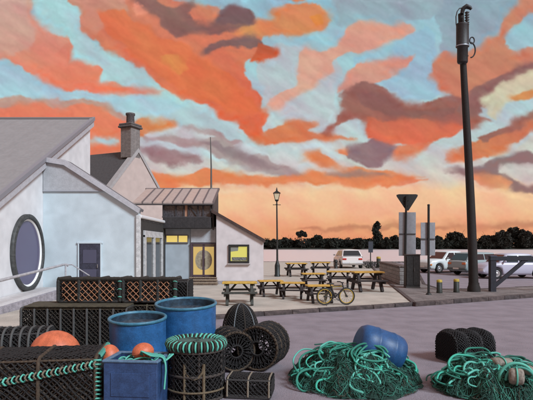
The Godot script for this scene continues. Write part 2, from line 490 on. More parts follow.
func build_ground() -> void:
	var sea := ST()
	quad(sea, Vector3(-4000, -3.0, 60), Vector3(-4000, -3.0, -6000), Vector3(4000, -3.0, -6000), Vector3(4000, -3.0, 60))
	struct("ground", sea, M(0.05, 0.05, 0.045, 0.95))
	var w := ST()
	quad(w, Vector3(-1500, -1.0, -40), Vector3(-1500, -1.0, -360), Vector3(1500, -1.0, -360), Vector3(1500, -1.0, -40))
	var wm := M(0.92, 0.87, 0.88, 0.38, "", 1.0, 0.0, 0.7)
	wm = wm.duplicate()
	wm.normal_enabled = true
	wm.normal_texture = TX["mottle_n"]
	wm.uv1_triplanar = true
	wm.uv1_world_triplanar = true
	wm.uv1_scale = Vector3(0.35, 0.35, 0.12)
	wm.normal_scale = 0.3
	struct("water", w, wm)
	# the far bank
	var b := ST()
	b.set_smooth_group(0)
	var gx := 60
	var prof := [[-338.0, -1.4], [-342.0, -0.4], [-352.0, 0.5], [-420.0, 2.0], [-900.0, 4.0], [-5000.0, 4.0]]
	for i in gx:
		for j in prof.size() - 1:
			var x0 := -1500.0 + 50.0 * i
			var x1 := x0 + 50.0
			var o0: float = 4.0 * sin(i * 1.7)
			var o1: float = 4.0 * sin((i + 1) * 1.7)
			quad(b, Vector3(x0, prof[j][1], prof[j][0] + o0), Vector3(x0, prof[j + 1][1], prof[j + 1][0] + o0), Vector3(x1, prof[j + 1][1], prof[j + 1][0] + o1), Vector3(x1, prof[j][1], prof[j][0] + o1))
	struct("far_shore", b, M(0.03, 0.035, 0.02, 0.95, "patch", 9.0))
	# quay block: road surface on top, stone face to the water
	var q := ST()
	box(q, Vector3(0, -1.6, -19.5), Vector3(170, 3.2, 71), 0.0)
	struct("road", q, M(0.315, 0.277, 0.312, 0.9, "asphalt", 2.2, 0.35))
	# terrace: pale paved slab one kerb above the road
	var front := [gp(-90, 336, 0.1), gp(60, 325.5, 0.1), gp(263, 312, 0.1), gp(318, 308.5, 0.1), gp(372, 305.4, 0.1), gp(414, 302.5, 0.1)]
	var side := [gp(414, 302.5, 0.1), gp(401, 292, 0.1), gp(388, 282, 0.1), gp(377, 272, 0.1), gp(371, 266, 0.1)]
	var outline := front.duplicate()
	for k in range(1, side.size()):
		outline.append(side[k])
	outline.append(Vector3(9.5, 0.1, -54.8)); outline.append(Vector3(-60, 0.1, -54.8)); outline.append(Vector3(-60, 0.1, front[0].z))
	var t := ST()
	flat_poly(t, outline, 0.1)
	var terrace := struct("terrace", t, M(0.60, 0.545, 0.47, 0.9, "asphalt", 2.9, 0.25))
	var stones := [M(0.115, 0.085, 0.08, 0.85, "patch", 0.9, 0.5), M(0.14, 0.105, 0.10, 0.85, "patch", 0.7, 0.5), M(0.095, 0.075, 0.075, 0.85, "patch", 0.8, 0.5)]
	kerb_line(terrace, front, 0.105, stones)
	# island pavement with the signs, bollards and pole
	var isl := [gp(414, 302.5, 0.12), gp(470, 298.5, 0.12), gp(533, 294, 0.12), gp(620, 289, 0.12), gp(612, 283, 0.12), gp(533, 286.5, 0.12), gp(480, 289, 0.12), gp(440, 289, 0.12), gp(424, 284, 0.12), gp(418, 272, 0.12), gp(412, 265, 0.12), gp(371, 266, 0.12), gp(377, 272, 0.12), gp(388, 282, 0.12), gp(401, 292, 0.12)]
	var ist := ST()
	flat_poly(ist, isl, 0.12)
	var island := struct("pavement", ist, M(0.235, 0.205, 0.195, 0.9, "mottle", 2.4, 0.4))
	kerb_line(island, [isl[0], isl[1], isl[2], isl[3]], 0.125, stones)
	kerb_line(island, [isl[5], isl[6], isl[7], isl[8], isl[9]], 0.125, stones)
	kerb_line(island, [gp(371, 266, 0.12), gp(377, 272, 0.12), gp(388, 282, 0.12), gp(401, 292, 0.12), gp(413, 301.5, 0.12)], 0.127, [stones[1]])
	var edge := []
	for x in [-58, 9.3, 40]:
		edge.append(Vector3(x, 0.1, -54.6))
	kerb_line(terrace, edge, 0.14, [M(0.26, 0.22, 0.20, 0.9, "patch", 1.1, 0.5)], 2.4)

# ---------- the white hall with the round window ----------
const XA := -8.3
func hall_y(d: float) -> float:
	return 3.4 + (d - 15.95) * 0.526

func build_hall() -> void:
	var white := M(0.735, 0.745, 0.755, 0.85, "render", 1.9, 0.35)
	var r := thing("hall", "white hall with a sloping grey roof and a large oval window", "building", Vector3(XA - 6, 0, -18))
	var st := ST()
	var d0 := 13.2
	var d1 := 24.08
	prism(st, [Vector3(XA, 0.02, -d0), Vector3(XA, hall_y(d0), -d0), Vector3(XA, hall_y(d1) - 0.05, -d1), Vector3(XA, 0.02, -d1)], Vector3(-12, 0, 0))
	part("wall", st, white, r, true)
	st = ST()
	var up := Vector3(0, 0.885, 0.466)
	var a := Vector3(XA + 0.10, hall_y(d0 - 0.5) - 0.02, -(d0 - 0.5))
	var b := Vector3(XA + 0.10, hall_y(d1 + 0.1) - 0.02, -(d1 + 0.1))
	prism(st, [a, b, b + up * 0.16, a + up * 0.16], Vector3(-12.2, 0, 0))
	var roof := part("roof", st, M(0.275, 0.265, 0.263, 0.8, "faint", 2.0, 0.3), r, true)
	st = ST()
	prism(st, [a + Vector3(0.05, -0.2, 0), b + Vector3(0.05, -0.2, 0), b + Vector3(0.05, 0.10, 0), a + Vector3(0.05, 0.10, 0)], Vector3(-0.045, 0, 0))
	part("barge_board", st, M(0.46, 0.455, 0.48, 0.7, "faint", 0.8, 0.2), roof)
	st = ST()
	prism(st, [a + Vector3(0.1, 0.08, 0), b + Vector3(0.1, 0.08, 0), b + Vector3(0.1, 0.24, 0), a + Vector3(0.1, 0.24, 0)], Vector3(-0.16, 0, 0))
	part("verge_capping", st, M(0.22, 0.215, 0.235, 0.6), roof)
	st = ST()
	box(st, Vector3(XA - 6, hall_y(d1) + 0.16, -d1 - 0.05), Vector3(12.3, 0.12, 0.3), 0.03)
	part("ridge_capping", st, M(0.17, 0.16, 0.16, 0.7), roof)
	# oval window
	var cz := -17.72
	var cy := 1.63
	var n := 56
	var ell := func(rr: float, x: float) -> Array:
		return ring_pts(Vector3(x, cy, cz), Vector3(0, 0, 1.22 * rr), Vector3(0, 1.38 * rr, 0), n)
	var loft := func(rings: Array, m: Material, called: String, parent: Node) -> MeshInstance3D:
		var s := ST()
		s.set_smooth_group(0)
		for i in rings.size() - 1:
			for k in n:
				var k2 := (k + 1) % n
				quad(s, rings[i][k], rings[i][k2], rings[i + 1][k2], rings[i + 1][k])
		return part(called, s, m, parent, true)
	st = ST()
	var gl: Array = ell.call(0.82, XA + 0.015)
	for k in n:
		tri(st, Vector3(XA + 0.015, cy, cz), gl[k], gl[(k + 1) % n])
	var win := part("window", st, M(0.105, 0.095, 0.165, 0.22), r, true)
	loft.call([ell.call(0.80, XA + 0.02), ell.call(0.81, XA + 0.05), ell.call(0.83, XA + 0.06), ell.call(0.85, XA + 0.07)], M(0.78, 0.78, 0.76, 0.5), "window_trim", win)
	loft.call([ell.call(0.845, XA + 0.06), ell.call(0.85, XA + 0.11), ell.call(0.865, XA + 0.13), ell.call(0.95, XA + 0.125), ell.call(0.97, XA + 0.10), ell.call(0.97, XA - 0.01)], M(0.085, 0.088, 0.085, 0.6, "patch", 0.8, 0.3), "window_surround", win)
	# ramp with its handrail
	var rp := thing("ramp", "pale concrete ramp running up along the wall with the oval window", "ramp", Vector3(-7.7, 0, -16))
	st = ST()
	prism(st, [Vector3(-7.02, 0.09, -12.2), Vector3(-7.02, 0.13, -12.2), Vector3(-7.02, 0.36, -18.7), Vector3(-7.02, 0.09, -18.7)], Vector3(-1.26, 0, 0))
	part("slab", st, M(0.60, 0.57, 0.56, 0.85, "faint", 1.2, 0.3), rp, true)
	st = ST()
	prism(st, [Vector3(-6.9, 0.09, -12.2), Vector3(-6.9, 0.23, -12.2), Vector3(-6.9, 0.46, -18.75), Vector3(-6.9, 0.09, -18.75)], Vector3(-0.115, 0, 0))
	part("upstand", st, M(0.40, 0.38, 0.42, 0.85, "mottle", 1.1, 0.3), rp, true)
	var rail := thing("handrail", "pale grey tubular handrail standing along the ramp", "handrail", Vector3(-6.98, 0.2, -16))
	var steel := M(0.50, 0.49, 0.51, 0.45, "mottle", 0.6)
	st = ST()
	tube(st, [at(-40, 291, 12.4), at(0, 280.5, 13.6), at(64, 264.5, 18.2), at(66.5, 264.6, 18.35), at(68, 265.8, 18.4)], 0.042, 10)
	part("top_rail", st, steel, rail, true)
	st = ST()
	tube(st, [at(67, 264.8, 18.38), at(72, 264.6, 18.4), at(89, 275.5, 18.0), at(90, 279, 17.95)], 0.022, 8)
	part("stair_rail", st, steel, rail, true)
	for d in [12.5, 18.25]:
		st = ST()
		var x := (-37.0 if d < 15 else 65.5)
		var top := at(x, 290.0 if d < 15 else 265.0, d)
		tube(st, [Vector3(top.x, 0.12 + (0.1 if d < 15 else 0.2), top.z), top], 0.03, 8)
		part("post", st, steel, rail, true)
	st = ST()
	tube(st, [at(90, 279, 17.95) * Vector3(1, 0, 1) + Vector3(0, 0.1, 0), at(90, 279, 17.95)], 0.02, 8)
	part("post", st, steel, rail, true)

# ---------- wing in front with the slate coloured door ----------
const DB := 19.0
const XB := -4.77
func build_wing() -> void:
	var r := thing("gabled_wing", "pale blue gabled wing with a slate coloured door", "building", Vector3(-6.5, 0, -21.5))
	var blue := M(0.57, 0.66, 0.70, 0.85, "render", 2.1, 0.35)
	var st := ST()
	var p := [at(43, 160, DB), at(66, 164, DB), at(138, 211, DB), Vector3(XB, 0.02, -DB), Vector3(XA + 0.004, 0.02, -DB)]
	p[0].x = XA + 0.004
	prism(st, p, Vector3(0, 0, -0.4))
	box(st, Vector3((XA + XB) * 0.5 + 0.002, 1.42, -DB - 2.852), Vector3(XB - XA - 0.006, 2.8, 4.9), 0.0)
	part("wall", st, blue, r, true)
	# upper cladding boards
	var clad := M(0.42, 0.43, 0.45, 0.8, "faint", 0.9, 0.3)
	st = ST()
	prism(st, [at(43.6, 161, DB), at(66, 165, DB), at(105, 190.6, DB), at(43.6, 190.6, DB)], Vector3(0, 0, 0.045))
	part("gable_cladding", st, clad, r, true)
	st = ST()
	box(st, (at(43.6, 190.6, DB) + at(107, 191.6, DB)) * 0.5 + Vector3(0, 0, 0.035), Vector3(2.36, 0.05, 0.07), 0.008)
	part("drip_moulding", st, M(0.33, 0.34, 0.37, 0.7), r, true)
	# roof slab and pale verges
	var A := at(43.8, 157.5, DB)
	var B := at(66.6, 160.5, DB)
	var C := at(140.5, 209, DB)
	st = ST()
	prism(st, [A, B, C, C + Vector3(-0.03, -0.09, 0), B + Vector3(-0.03, -0.1, 0), A + Vector3(0, -0.1, 0)], Vector3(0, 0, -0.5))
	var roof := part("roof", st, M(0.20, 0.20, 0.215, 0.8, "brush", 1.6, 0.4), r, true)
	st = ST()
	var z := Vector3(0, 0, 0.16)
	prism(st, [A + z, B + z, C + z, C + z + Vector3(-0.05, -0.16, 0), B + z + Vector3(-0.06, -0.19, 0), A + z + Vector3(0, -0.17, 0)], Vector3(0, 0, -0.155))
	part("barge_board", st, M(0.47, 0.47, 0.50, 0.7, "faint", 0.8, 0.2), roof)
	st = ST()
	box(st, Vector3((XA + XB) * 0.5, 2.86, -DB - 2.9), Vector3(XB - XA + 0.1, 0.08, 4.9), 0.01)
	part("flat_roof", st, M(0.12, 0.12, 0.125, 0.85, "patch", 0.8), r, true)
	# gutter end and corner board
	st = ST()
	box(st, Vector3(XB + 0.06, 2.96, -DB - 2.6), Vector3(0.13, 0.13, 5.2), 0.03)
	part("gutter", st, M(0.66, 0.67, 0.68, 0.5), roof)
	st = ST()
	box(st, Vector3(XB + 0.02, 1.55, -DB + 0.03), Vector3(0.16, 2.9, 0.14), 0.015)
	part("corner_board", st, M(0.70, 0.71, 0.71, 0.6, "mottle", 0.9), r, true)
	# slate door
	st = ST()
	var d0 := at(79.5, 243.5, DB)
	var d1 := at(100.5, 243.5, DB)
	box(st, Vector3((d0.x + d1.x) * 0.5, (d0.y + 0.3) * 0.5, -DB + 0.03), Vector3(d1.x - d0.x, d0.y - 0.3, 0.05), 0.01)
	var door := part("door", st, M(0.062, 0.062, 0.10, 0.6, "grain", 0.9, 0.2), r, true)
	st = ST()
	for k in 2:
		box(st, Vector3((d0.x + d1.x) * 0.5, 0.75 + k * 0.72, -DB + 0.062), Vector3(0.5, 0.5, 0.02), 0.012)
	part("door_panel", st, M(0.068, 0.066, 0.105, 0.55), door)
	st = ST()
	box(st, Vector3(d1.x - 0.09, 1.12, -DB + 0.08), Vector3(0.03, 0.14, 0.05), 0.01)
	part("handle", st, M(0.35, 0.34, 0.33, 0.35, "", 1.0, 0.0, 0.8), door)
	st = ST()
	for e in [[d0.x - 0.025, 0.045, (d0.y + 0.3) * 0.5, d0.y - 0.3], [d1.x + 0.025, 0.045, (d0.y + 0.3) * 0.5, d0.y - 0.3]]:
		box(st, Vector3(e[0], e[2], -DB + 0.035), Vector3(e[1], e[3], 0.07), 0.008)
	box(st, Vector3((d0.x + d1.x) * 0.5, d0.y + 0.03, -DB + 0.037), Vector3(d1.x - d0.x + 0.17, 0.07, 0.07), 0.008)
	part("door_frame", st, M(0.52, 0.60, 0.64, 0.7), r, true)
	st = ST()
	box(st, Vector3((d0.x + d1.x) * 0.5, 0.2, -DB + 0.3), Vector3(1.1, 0.2, 0.6), 0.02)
	part("doorstep", st, M(0.36, 0.35, 0.36, 0.9, "patch", 0.8, 0.4), r, true)
	# dark side wall with the white framed glazed doors
	st = ST()
	prism(st, [Vector3(XB, 0.05, -DB - 0.12), Vector3(XB, 2.9, -DB - 0.12), Vector3(XB, 2.9, -DB - 4.9), Vector3(XB, 0.05, -DB - 4.9)], Vector3(0.035, 0, 0))
	part("side_cladding", st, M(0.060, 0.055, 0.052, 0.8, "grain", 0.8, 0.3), r, true)
	var za := -19.75
	var zb := -22.95
	var fr := M(0.66, 0.66, 0.66, 0.6, "mottle", 0.8)
	st = ST()
	for k in 3:
		var zz: float = lerp(za, zb, k / 2.0)
		box(st, Vector3(XB + 0.075, 1.19, zz), Vector3(0.09, 2.2, 0.2 if k != 1 else 0.24), 0.01)
	box(st, Vector3(XB + 0.073, 2.33, (za + zb) * 0.5), Vector3(0.088, 0.26, abs(zb - za) + 0.2), 0.01)
	box(st, Vector3(XB + 0.073, 0.2, (za + zb) * 0.5), Vector3(0.088, 0.2, abs(zb - za) - 0.2), 0.01)
	var gd := part("glazed_door", st, fr, r, true)
	for k in 2:
		st = ST()
		var z0: float = lerp(za, zb, k / 2.0)
		box(st, Vector3(XB + 0.05, 1.25, z0 + (zb - za) * 0.25), Vector3(0.02, 1.9, abs(zb - za) * 0.5 - 0.2), 0.0)
		part("pane", st, M(0.035, 0.037, 0.04, 0.12), gd)

# ---------- stone cottage behind ----------
func build_cottage() -> void:
	var ap := at(138, 153, 32.0)
	var nrm := Vector3(0.906, 0, 0.423)
	var tan_ := Vector3(-0.423, 0, 0.906)
	var r := thing("cottage", "pinkish rendered cottage gable with a dark slate roof and chimney", "house", Vector3(ap.x, 0, ap.z))
	var pink := M(0.54, 0.44, 0.40, 0.9, "render", 1.7, 0.5)
	var hw := 3.6
	var slope := 1.03
	var st := ST()
	var g := func(s: float, y: float, back := 0.0) -> Vector3:
		return Vector3(ap.x, y, ap.z) + tan_ * s - nrm * back
	prism(st, [g.call(-hw, 0.05), g.call(-hw, ap.y - hw * slope), g.call(0, ap.y), g.call(hw, ap.y - hw * slope), g.call(hw, 0.05)], -nrm * 9.5)
	part("wall", st, pink, r, true)
	var slate := M(0.085, 0.085, 0.088, 0.7, "brush", 1.3, 0.5)
	for s in [-1.0, 1.0]:
		st = ST()
		var e: Vector3 = g.call(s * (hw + 0.3), ap.y - (hw + 0.3) * slope + 0.03, 0.35)
		var t: Vector3 = g.call(0, ap.y + 0.03, 0.35)
		var up := Vector3(0, 0.14, 0)
		prism(st, [e, t, t + up, e + up], -nrm * 9.4)
		part("roof", st, slate, r, true)
		st = ST()
		e = g.call(s * (hw + 0.1), ap.y - (hw + 0.1) * slope + 0.03, -0.06)
		t = g.call(s * 0.0, ap.y + 0.03, -0.06)
		prism(st, [e, t, t + up * 1.9, e + up * 1.9], -nrm * 0.36)
		part("gable_coping", st, M(0.38, 0.36, 0.355, 0.85, "faint", 0.9, 0.3), r, true)
	# chimney
	var bs := Basis(nrm, Vector3.UP, -tan_)
	var c: Vector3 = g.call(0.22, 0.0, 0.42)
	var stone := M(0.27, 0.24, 0.225, 0.9, "mottle", 0.7, 0.6)
	st = ST()
	box(st, Vector3(c.x, ap.y + 0.65, c.z), Vector3(0.84, 2.0, 0.86), 0.03, bs)
	var ch := part("chimney", st, stone, r, true)
	st = ST()
	box(st, Vector3(c.x, ap.y + 1.58, c.z), Vector3(1.08, 0.13, 1.10), 0.03, bs)
	box(st, Vector3(c.x, ap.y + 1.72, c.z), Vector3(1.0, 0.12, 1.02), 0.03, bs)
	part("chimney_cap", st, M(0.15, 0.135, 0.13, 0.9, "mottle", 0.6, 0.4), ch)
	st = ST()
	lathe(st, [Vector2(0.26, 1.76), Vector2(0.24, 2.3), Vector2(0.29, 2.36), Vector2(0.29, 2.46), Vector2(0.2, 2.46), Vector2(0.2, 2.3), Vector2(0.0, 2.28)], 16, Transform3D(Basis.IDENTITY, Vector3(c.x, ap.y, c.z)))
	part("chimney_pot", st, M(0.14, 0.12, 0.12, 0.85, "patch", 0.5, 0.4), ch)

# ---------- the bar ----------
const DE := 24.0
func lit_mat(c: Color, e: float) -> StandardMaterial3D:
	var m := StandardMaterial3D.new()
	m.albedo_color = Color(c.r * 0.5, c.g * 0.5, c.b * 0.5)
	m.roughness = 0.25
	m.emission_enabled = true
	m.emission = c
	m.emission_energy_multiplier = e * 0.43
	return m

func build_bar() -> void:
	var r := thing("bar_building", "blue grey bar building with a seamed copper pink roof and lit double door", "building", Vector3(-4, 0, -25))
	var wall := M(0.40, 0.455, 0.50, 0.85, "render", 1.6, 0.3)
	var st := ST()
	box(st, Vector3((-4.73 - 2.2) * 0.5, 1.4, -DE - 2.5), Vector3(2.55, 2.7, 5), 0.0)
	part("wall", st, wall, r, true)
	# panel over the doors
	st = ST()
	var a := at(191, 243, DE)
	var b := at(216, 229, DE)
	box(st, Vector3((a.x + b.x) * 0.5, (a.y + b.y) * 0.5 + 0.02, -DE + 0.04), Vector3(b.x - a.x, b.y - a.y, 0.09), 0.01)
	part("lintel_panel", st, M(0.44, 0.46, 0.49, 0.8, "faint", 0.9, 0.2), r, true)
	# narrow lit window
	st = ST()
	a = at(166, 242.6, DE); b = at(188, 235.4, DE)
	var mid := (a + b) * 0.5
	box(st, Vector3(mid.x, a.y, -DE + 0.03), Vector3(b.x - a.x + 0.04, 0.05, 0.08), 0.008)
	box(st, Vector3(mid.x, b.y, -DE + 0.03), Vector3(b.x - a.x + 0.04, 0.035, 0.06), 0.008)
	for x in [a.x, mid.x + 0.05, b.x]:
		box(st, Vector3(x, mid.y, -DE + 0.028), Vector3(0.05, b.y - a.y, 0.06), 0.006)
	var w := part("window", st, M(0.16, 0.15, 0.15, 0.6), r, true)
	st = ST()
	box(st, Vector3(mid.x, mid.y, -DE + 0.008), Vector3(b.x - a.x - 0.02, b.y - a.y - 0.02, 0.012), 0.0)
	part("window_pane", st, lit_mat(rgb(246, 216, 120), 0.72), w)
	# double door
	a = at(191, 277, DE); b = at(216.4, 244, DE)
	mid = (a + b) * 0.5
	st = ST()
	for x in [a.x + 0.03, b.x - 0.03]:
		box(st, Vector3(x, mid.y, -DE + 0.05), Vector3(0.07, b.y - a.y, 0.12), 0.01)
	box(st, Vector3(mid.x, b.y, -DE + 0.05), Vector3(b.x - a.x + 0.06, 0.07, 0.121), 0.01)
	part("door_frame", st, M(0.075, 0.05, 0.065, 0.5), r, true)
	for s in [-1.0, 1.0]:
		var x0: float = mid.x + s * (b.x - a.x - 0.12) * 0.25
		var wd: float = (b.x - a.x - 0.12) * 0.5
		st = ST()
		for e in [-1.0, 1.0]:
			box(st, Vector3(x0 + e * (wd * 0.5 - 0.025), mid.y, -DE + 0.045), Vector3(0.05, b.y - a.y - 0.08, 0.05), 0.008)
		box(st, Vector3(x0, a.y + 0.06, -DE + 0.045), Vector3(wd - 0.1, 0.1, 0.05), 0.006)
		box(st, Vector3(x0, b.y - 0.09, -DE + 0.045), Vector3(wd - 0.1, 0.07, 0.05), 0.006)
		var leaf := part("door", st, M(0.075, 0.05, 0.065, 0.5), r, true)
		st = ST()
		box(st, Vector3(x0, mid.y, -DE + 0.03), Vector3(wd - 0.08, b.y - a.y - 0.1, 0.012), 0.0)
		part("window_pane", st, lit_mat(rgb(226, 192, 116), 0.6), leaf)
		# half round grey brown shape over the glass of the two leaves
		st = ST()
		var pts := [Vector3(mid.x + s * 0.035, mid.y - 0.42, -DE + 0.038)]
		for k in 15:
			var t := -PI * 0.5 + PI * k / 14.0
			pts.append(Vector3(mid.x + s * (0.035 + 0.36 * cos(t)), mid.y + 0.02 + 0.46 * sin(t), -DE + 0.038))
		prism(st, pts, Vector3(0, 0, 0.004))
		part("half_round_shape", st, M(0.44, 0.38, 0.27, 0.5, "mottle", 0.5), leaf)
		st = ST()
		tube(st, [Vector3(mid.x + s * 0.06, mid.y - 0.25, -DE + 0.09), Vector3(mid.x + s * 0.06, mid.y + 0.1, -DE + 0.09)], 0.014, 8)
		part("handle", st, M(0.3, 0.26, 0.2, 0.35, "", 1.0, 0.0, 0.9), leaf)
	# steps, with orange glow from the door painted into their colour
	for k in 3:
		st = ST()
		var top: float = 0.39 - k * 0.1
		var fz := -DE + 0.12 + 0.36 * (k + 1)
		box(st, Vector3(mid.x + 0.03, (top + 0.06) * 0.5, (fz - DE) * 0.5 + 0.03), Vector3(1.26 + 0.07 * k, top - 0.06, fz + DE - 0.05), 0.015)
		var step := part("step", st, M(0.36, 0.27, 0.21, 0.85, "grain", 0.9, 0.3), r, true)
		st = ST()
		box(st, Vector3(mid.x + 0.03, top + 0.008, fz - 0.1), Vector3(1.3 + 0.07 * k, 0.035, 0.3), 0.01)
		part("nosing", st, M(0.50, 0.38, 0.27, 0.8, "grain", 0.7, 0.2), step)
	# dark fascia, glazed balcony and its posts
	var dark := M(0.052, 0.046, 0.048, 0.8, "grain", 0.9, 0.3)
	st = ST()
	box(st, Vector3(-3.66, 2.92, -DE + 0.1), Vector3(2.2, 0.52, 0.9), 0.02)
	part("fascia", st, dark, r, true)
	st = ST()
	box(st, Vector3(-3.72, 3.5, -DE - 0.75), Vector3(2.25, 0.68, 1.7), 0.0)
	part("balcony_wall", st, M(0.04, 0.038, 0.042, 0.8, "patch", 0.8), r, true)
	var bx := [-4.78, -4.2, -3.82, -3.62, -3.18, -2.94, -2.58]
	var band0 := 3.2
	var band1 := 3.80
	for k in bx.size():
		st = ST()
		box(st, Vector3(bx[k], (band0 + band1) * 0.5, -DE + 0.3), Vector3(0.07, band1 - band0, 0.07), 0.008)
		part("post", st, M(0.04, 0.036, 0.04, 0.7), r, true)
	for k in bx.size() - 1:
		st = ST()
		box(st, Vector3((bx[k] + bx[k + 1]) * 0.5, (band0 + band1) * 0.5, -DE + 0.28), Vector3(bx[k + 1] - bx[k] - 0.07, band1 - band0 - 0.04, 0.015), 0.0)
		part("pane", st, M(0.11, 0.11, 0.125, 0.18, "patch", 0.6) if k != 2 else M(0.40, 0.22, 0.15, 0.2), r, true)  # the one orange pane has a reflection painted in as its colour
	st = ST()
	bar(st, Vector3(-3.60, 3.76, -DE + 0.325), Vector3(-3.2, 3.24, -DE + 0.325), 0.07, 0.03, 0.005, Vector3.BACK)
	part("brace", st, M(0.04, 0.036, 0.04, 0.7), r, true)
	st = ST()
	box(st, Vector3(-3.68, 3.19, -DE + 0.36), Vector3(2.3, 0.05, 0.06), 0.008)
	part("balcony_rail", st, M(0.06, 0.055, 0.06, 0.6), r, true)
	# seamed roof, panel by panel
	var e0 := Vector3(-6.2, 3.80, -23.45)
	var ridge_y := 4.72
	var zt := -26.2
	var n := 8
	var xs := -6.15
	var wd2 := (-2.43 - xs) / n
	for k in n:
		st = ST()
		var xa := xs + wd2 * k + 0.012
		var xb := xs + wd2 * (k + 1) - 0.012
		prism(st, [Vector3(xa, e0.y, e0.z), Vector3(xa, ridge_y, zt), Vector3(xa, ridge_y + 0.06, zt), Vector3(xa, e0.y + 0.06, e0.z)], Vector3(xb - xa, 0, 0))
		part("roof_panel", st, [M(0.46, 0.355, 0.31, 0.65, "faint", 0.9, 0.3), M(0.43, 0.345, 0.31, 0.65, "faint", 0.8, 0.3), M(0.49, 0.365, 0.31, 0.65, "faint", 1.0, 0.3)][k % 3], r, true)
		st = ST()
		prism(st, [Vector3(xb - 0.02, e0.y - 0.02, e0.z + 0.01), Vector3(xb - 0.02, ridge_y - 0.02, zt), Vector3(xb - 0.02, ridge_y + 0.1, zt), Vector3(xb - 0.02, e0.y + 0.1, e0.z + 0.01)], Vector3(0.055, 0, 0))
		part("roof_seam", st, M(0.13, 0.105, 0.105, 0.6), r, true)
	st = ST()
	box(st, Vector3((-6.15 - 2.43) * 0.5, e0.y - 0.035, e0.z - 0.03), Vector3(3.75, 0.07, 0.08), 0.015)
	part("gutter", st, M(0.075, 0.065, 0.065, 0.6), r, true)
	st = ST()
	box(st, Vector3(-4.3, ridge_y + 0.05, zt - 0.05), Vector3(3.8, 0.1, 0.2), 0.03)
	part("ridge_capping", st, M(0.20, 0.16, 0.155, 0.7), r, true)
	st = ST()
	prism(st, [Vector3(-2.46, 2.6, -23.9), Vector3(-2.46, 3.78, -23.6), Vector3(-2.46, 4.66, -26.15), Vector3(-2.46, 2.6, -26.15)], Vector3(-0.06, 0, 0))
	part("gable_end", st, M(0.12, 0.095, 0.09, 0.8, "grain", 0.9, 0.3), r, true)
	# mast
	var ms := thing("roof_mast", "thin grey mast standing on the bar roof", "mast", Vector3(-2.83, 4.7, -26.2))
	st = ST()
	tube(st, [Vector3(0, -0.05, 0), Vector3(0, 1.2, 0), Vector3(-0.04, 2.72, 0)], [0.05, 0.04, 0.022], 8)
	part("pole", st, M(0.11, 0.115, 0.11, 0.5, "", 1.0, 0.0, 0.5), ms)
	st = ST()
	lathe(st, [Vector2(0.085, -0.04), Vector2(0.085, 0.08), Vector2(0.05, 0.13)], 12)
	part("socket", st, M(0.11, 0.115, 0.11, 0.5), ms)

	# lean-to wing with the lit square window
	var DFW := 23.55
	var l := thing("lean_to", "pinkish white lean-to with a single lit window", "building", Vector3(-1.2, 0, -25))
	st = ST()
	var p0 := at(216.3, 214.5, DFW)
	var p1 := at(263, 241.2, DFW)
	prism(st, [p0, p1, Vector3(p1.x, 0.06, -DFW), Vector3(p0.x, 0.06, -DFW)], Vector3(0, 0, -4.6))
	part("wall", st, M(0.67, 0.62, 0.62, 0.85, "render", 1.5, 0.35), l, true)
	st = ST()
	var q0 := at(211.5, 211.2, DFW)
	var q1 := at(264.6, 241.5, DFW)
	prism(st, [q0, q1, q1 + Vector3(0.02, 0.07, 0), q0 + Vector3(0, 0.08, 0)], Vector3(0, 0, -4.7))
	var lr := part("roof", st, M(0.16, 0.09, 0.07, 0.8, "brush", 0.9, 0.4), l, true)
	st = ST()
	prism(st, [q0 + Vector3(0, -0.06, 0.12), q1 + Vector3(0, -0.06, 0.12), q1 + Vector3(0.03, 0.09, 0.12), q0 + Vector3(0, 0.10, 0.12)], Vector3(0, 0, -0.11))
	part("barge_board", st, M(0.105, 0.06, 0.05, 0.75, "grain", 0.7, 0.2), lr)
	st = ST()
	a = at(229.6, 262, DFW); b = at(248.2, 245.6, DFW)
	mid = (a + b) * 0.5
	var zf := -DFW + 0.035
	for x in [a.x, b.x]:
		box(st, Vector3(x, mid.y, zf), Vector3(0.1, b.y - a.y + 0.1, 0.09), 0.012)
	for y in [a.y, b.y]:
		box(st, Vector3(mid.x, y, zf), Vector3(b.x - a.x - 0.1, 0.1, 0.088), 0.012)
	w = part("window", st, M(0.03, 0.033, 0.032, 0.5, "patch", 0.5), l, true)
	st = ST()
	box(st, Vector3(mid.x, mid.y, -DFW + 0.01), Vector3(b.x - a.x - 0.08, b.y - a.y - 0.08, 0.014), 0.0)
	part("window_pane", st, lit_mat(rgb(222, 214, 112), 0.7), w)
	st = ST()
	prism(st, [Vector3(a.x + 0.05, b.y - 0.05, -DFW + 0.022), Vector3(mid.x - 0.02, b.y - 0.05, -DFW + 0.022), Vector3(mid.x - 0.04, b.y - 0.24, -DFW + 0.022), Vector3(a.x + 0.05, b.y - 0.28, -DFW + 0.022)], Vector3(0, 0, 0.006))
	part("blind", st, M(0.22, 0.23, 0.2, 0.8), w)
	st = ST()
	box(st, Vector3(mid.x + 0.02, a.y + 0.14, -DFW + 0.024), Vector3(b.x - a.x - 0.16, 0.16, 0.008), 0.0)
	part("curtain", st, M(0.26, 0.26, 0.24, 0.8, "patch", 0.4), w)
	st = ST()
	box(st, Vector3(mid.x, a.y - 0.09, -DFW + 0.06), Vector3(b.x - a.x + 0.2, 0.05, 0.14), 0.01)
	part("window_sill", st, M(0.42, 0.38, 0.37, 0.8), w)
	st = ST()
	box(st, Vector3((p0.x + p1.x) * 0.5, 0.16, -DFW + 0.03), Vector3(p1.x - p0.x - 0.01, 0.2, 0.06), 0.01)
	part("plinth", st, M(0.43, 0.40, 0.42, 0.85, "mottle", 0.8, 0.3), l, true)

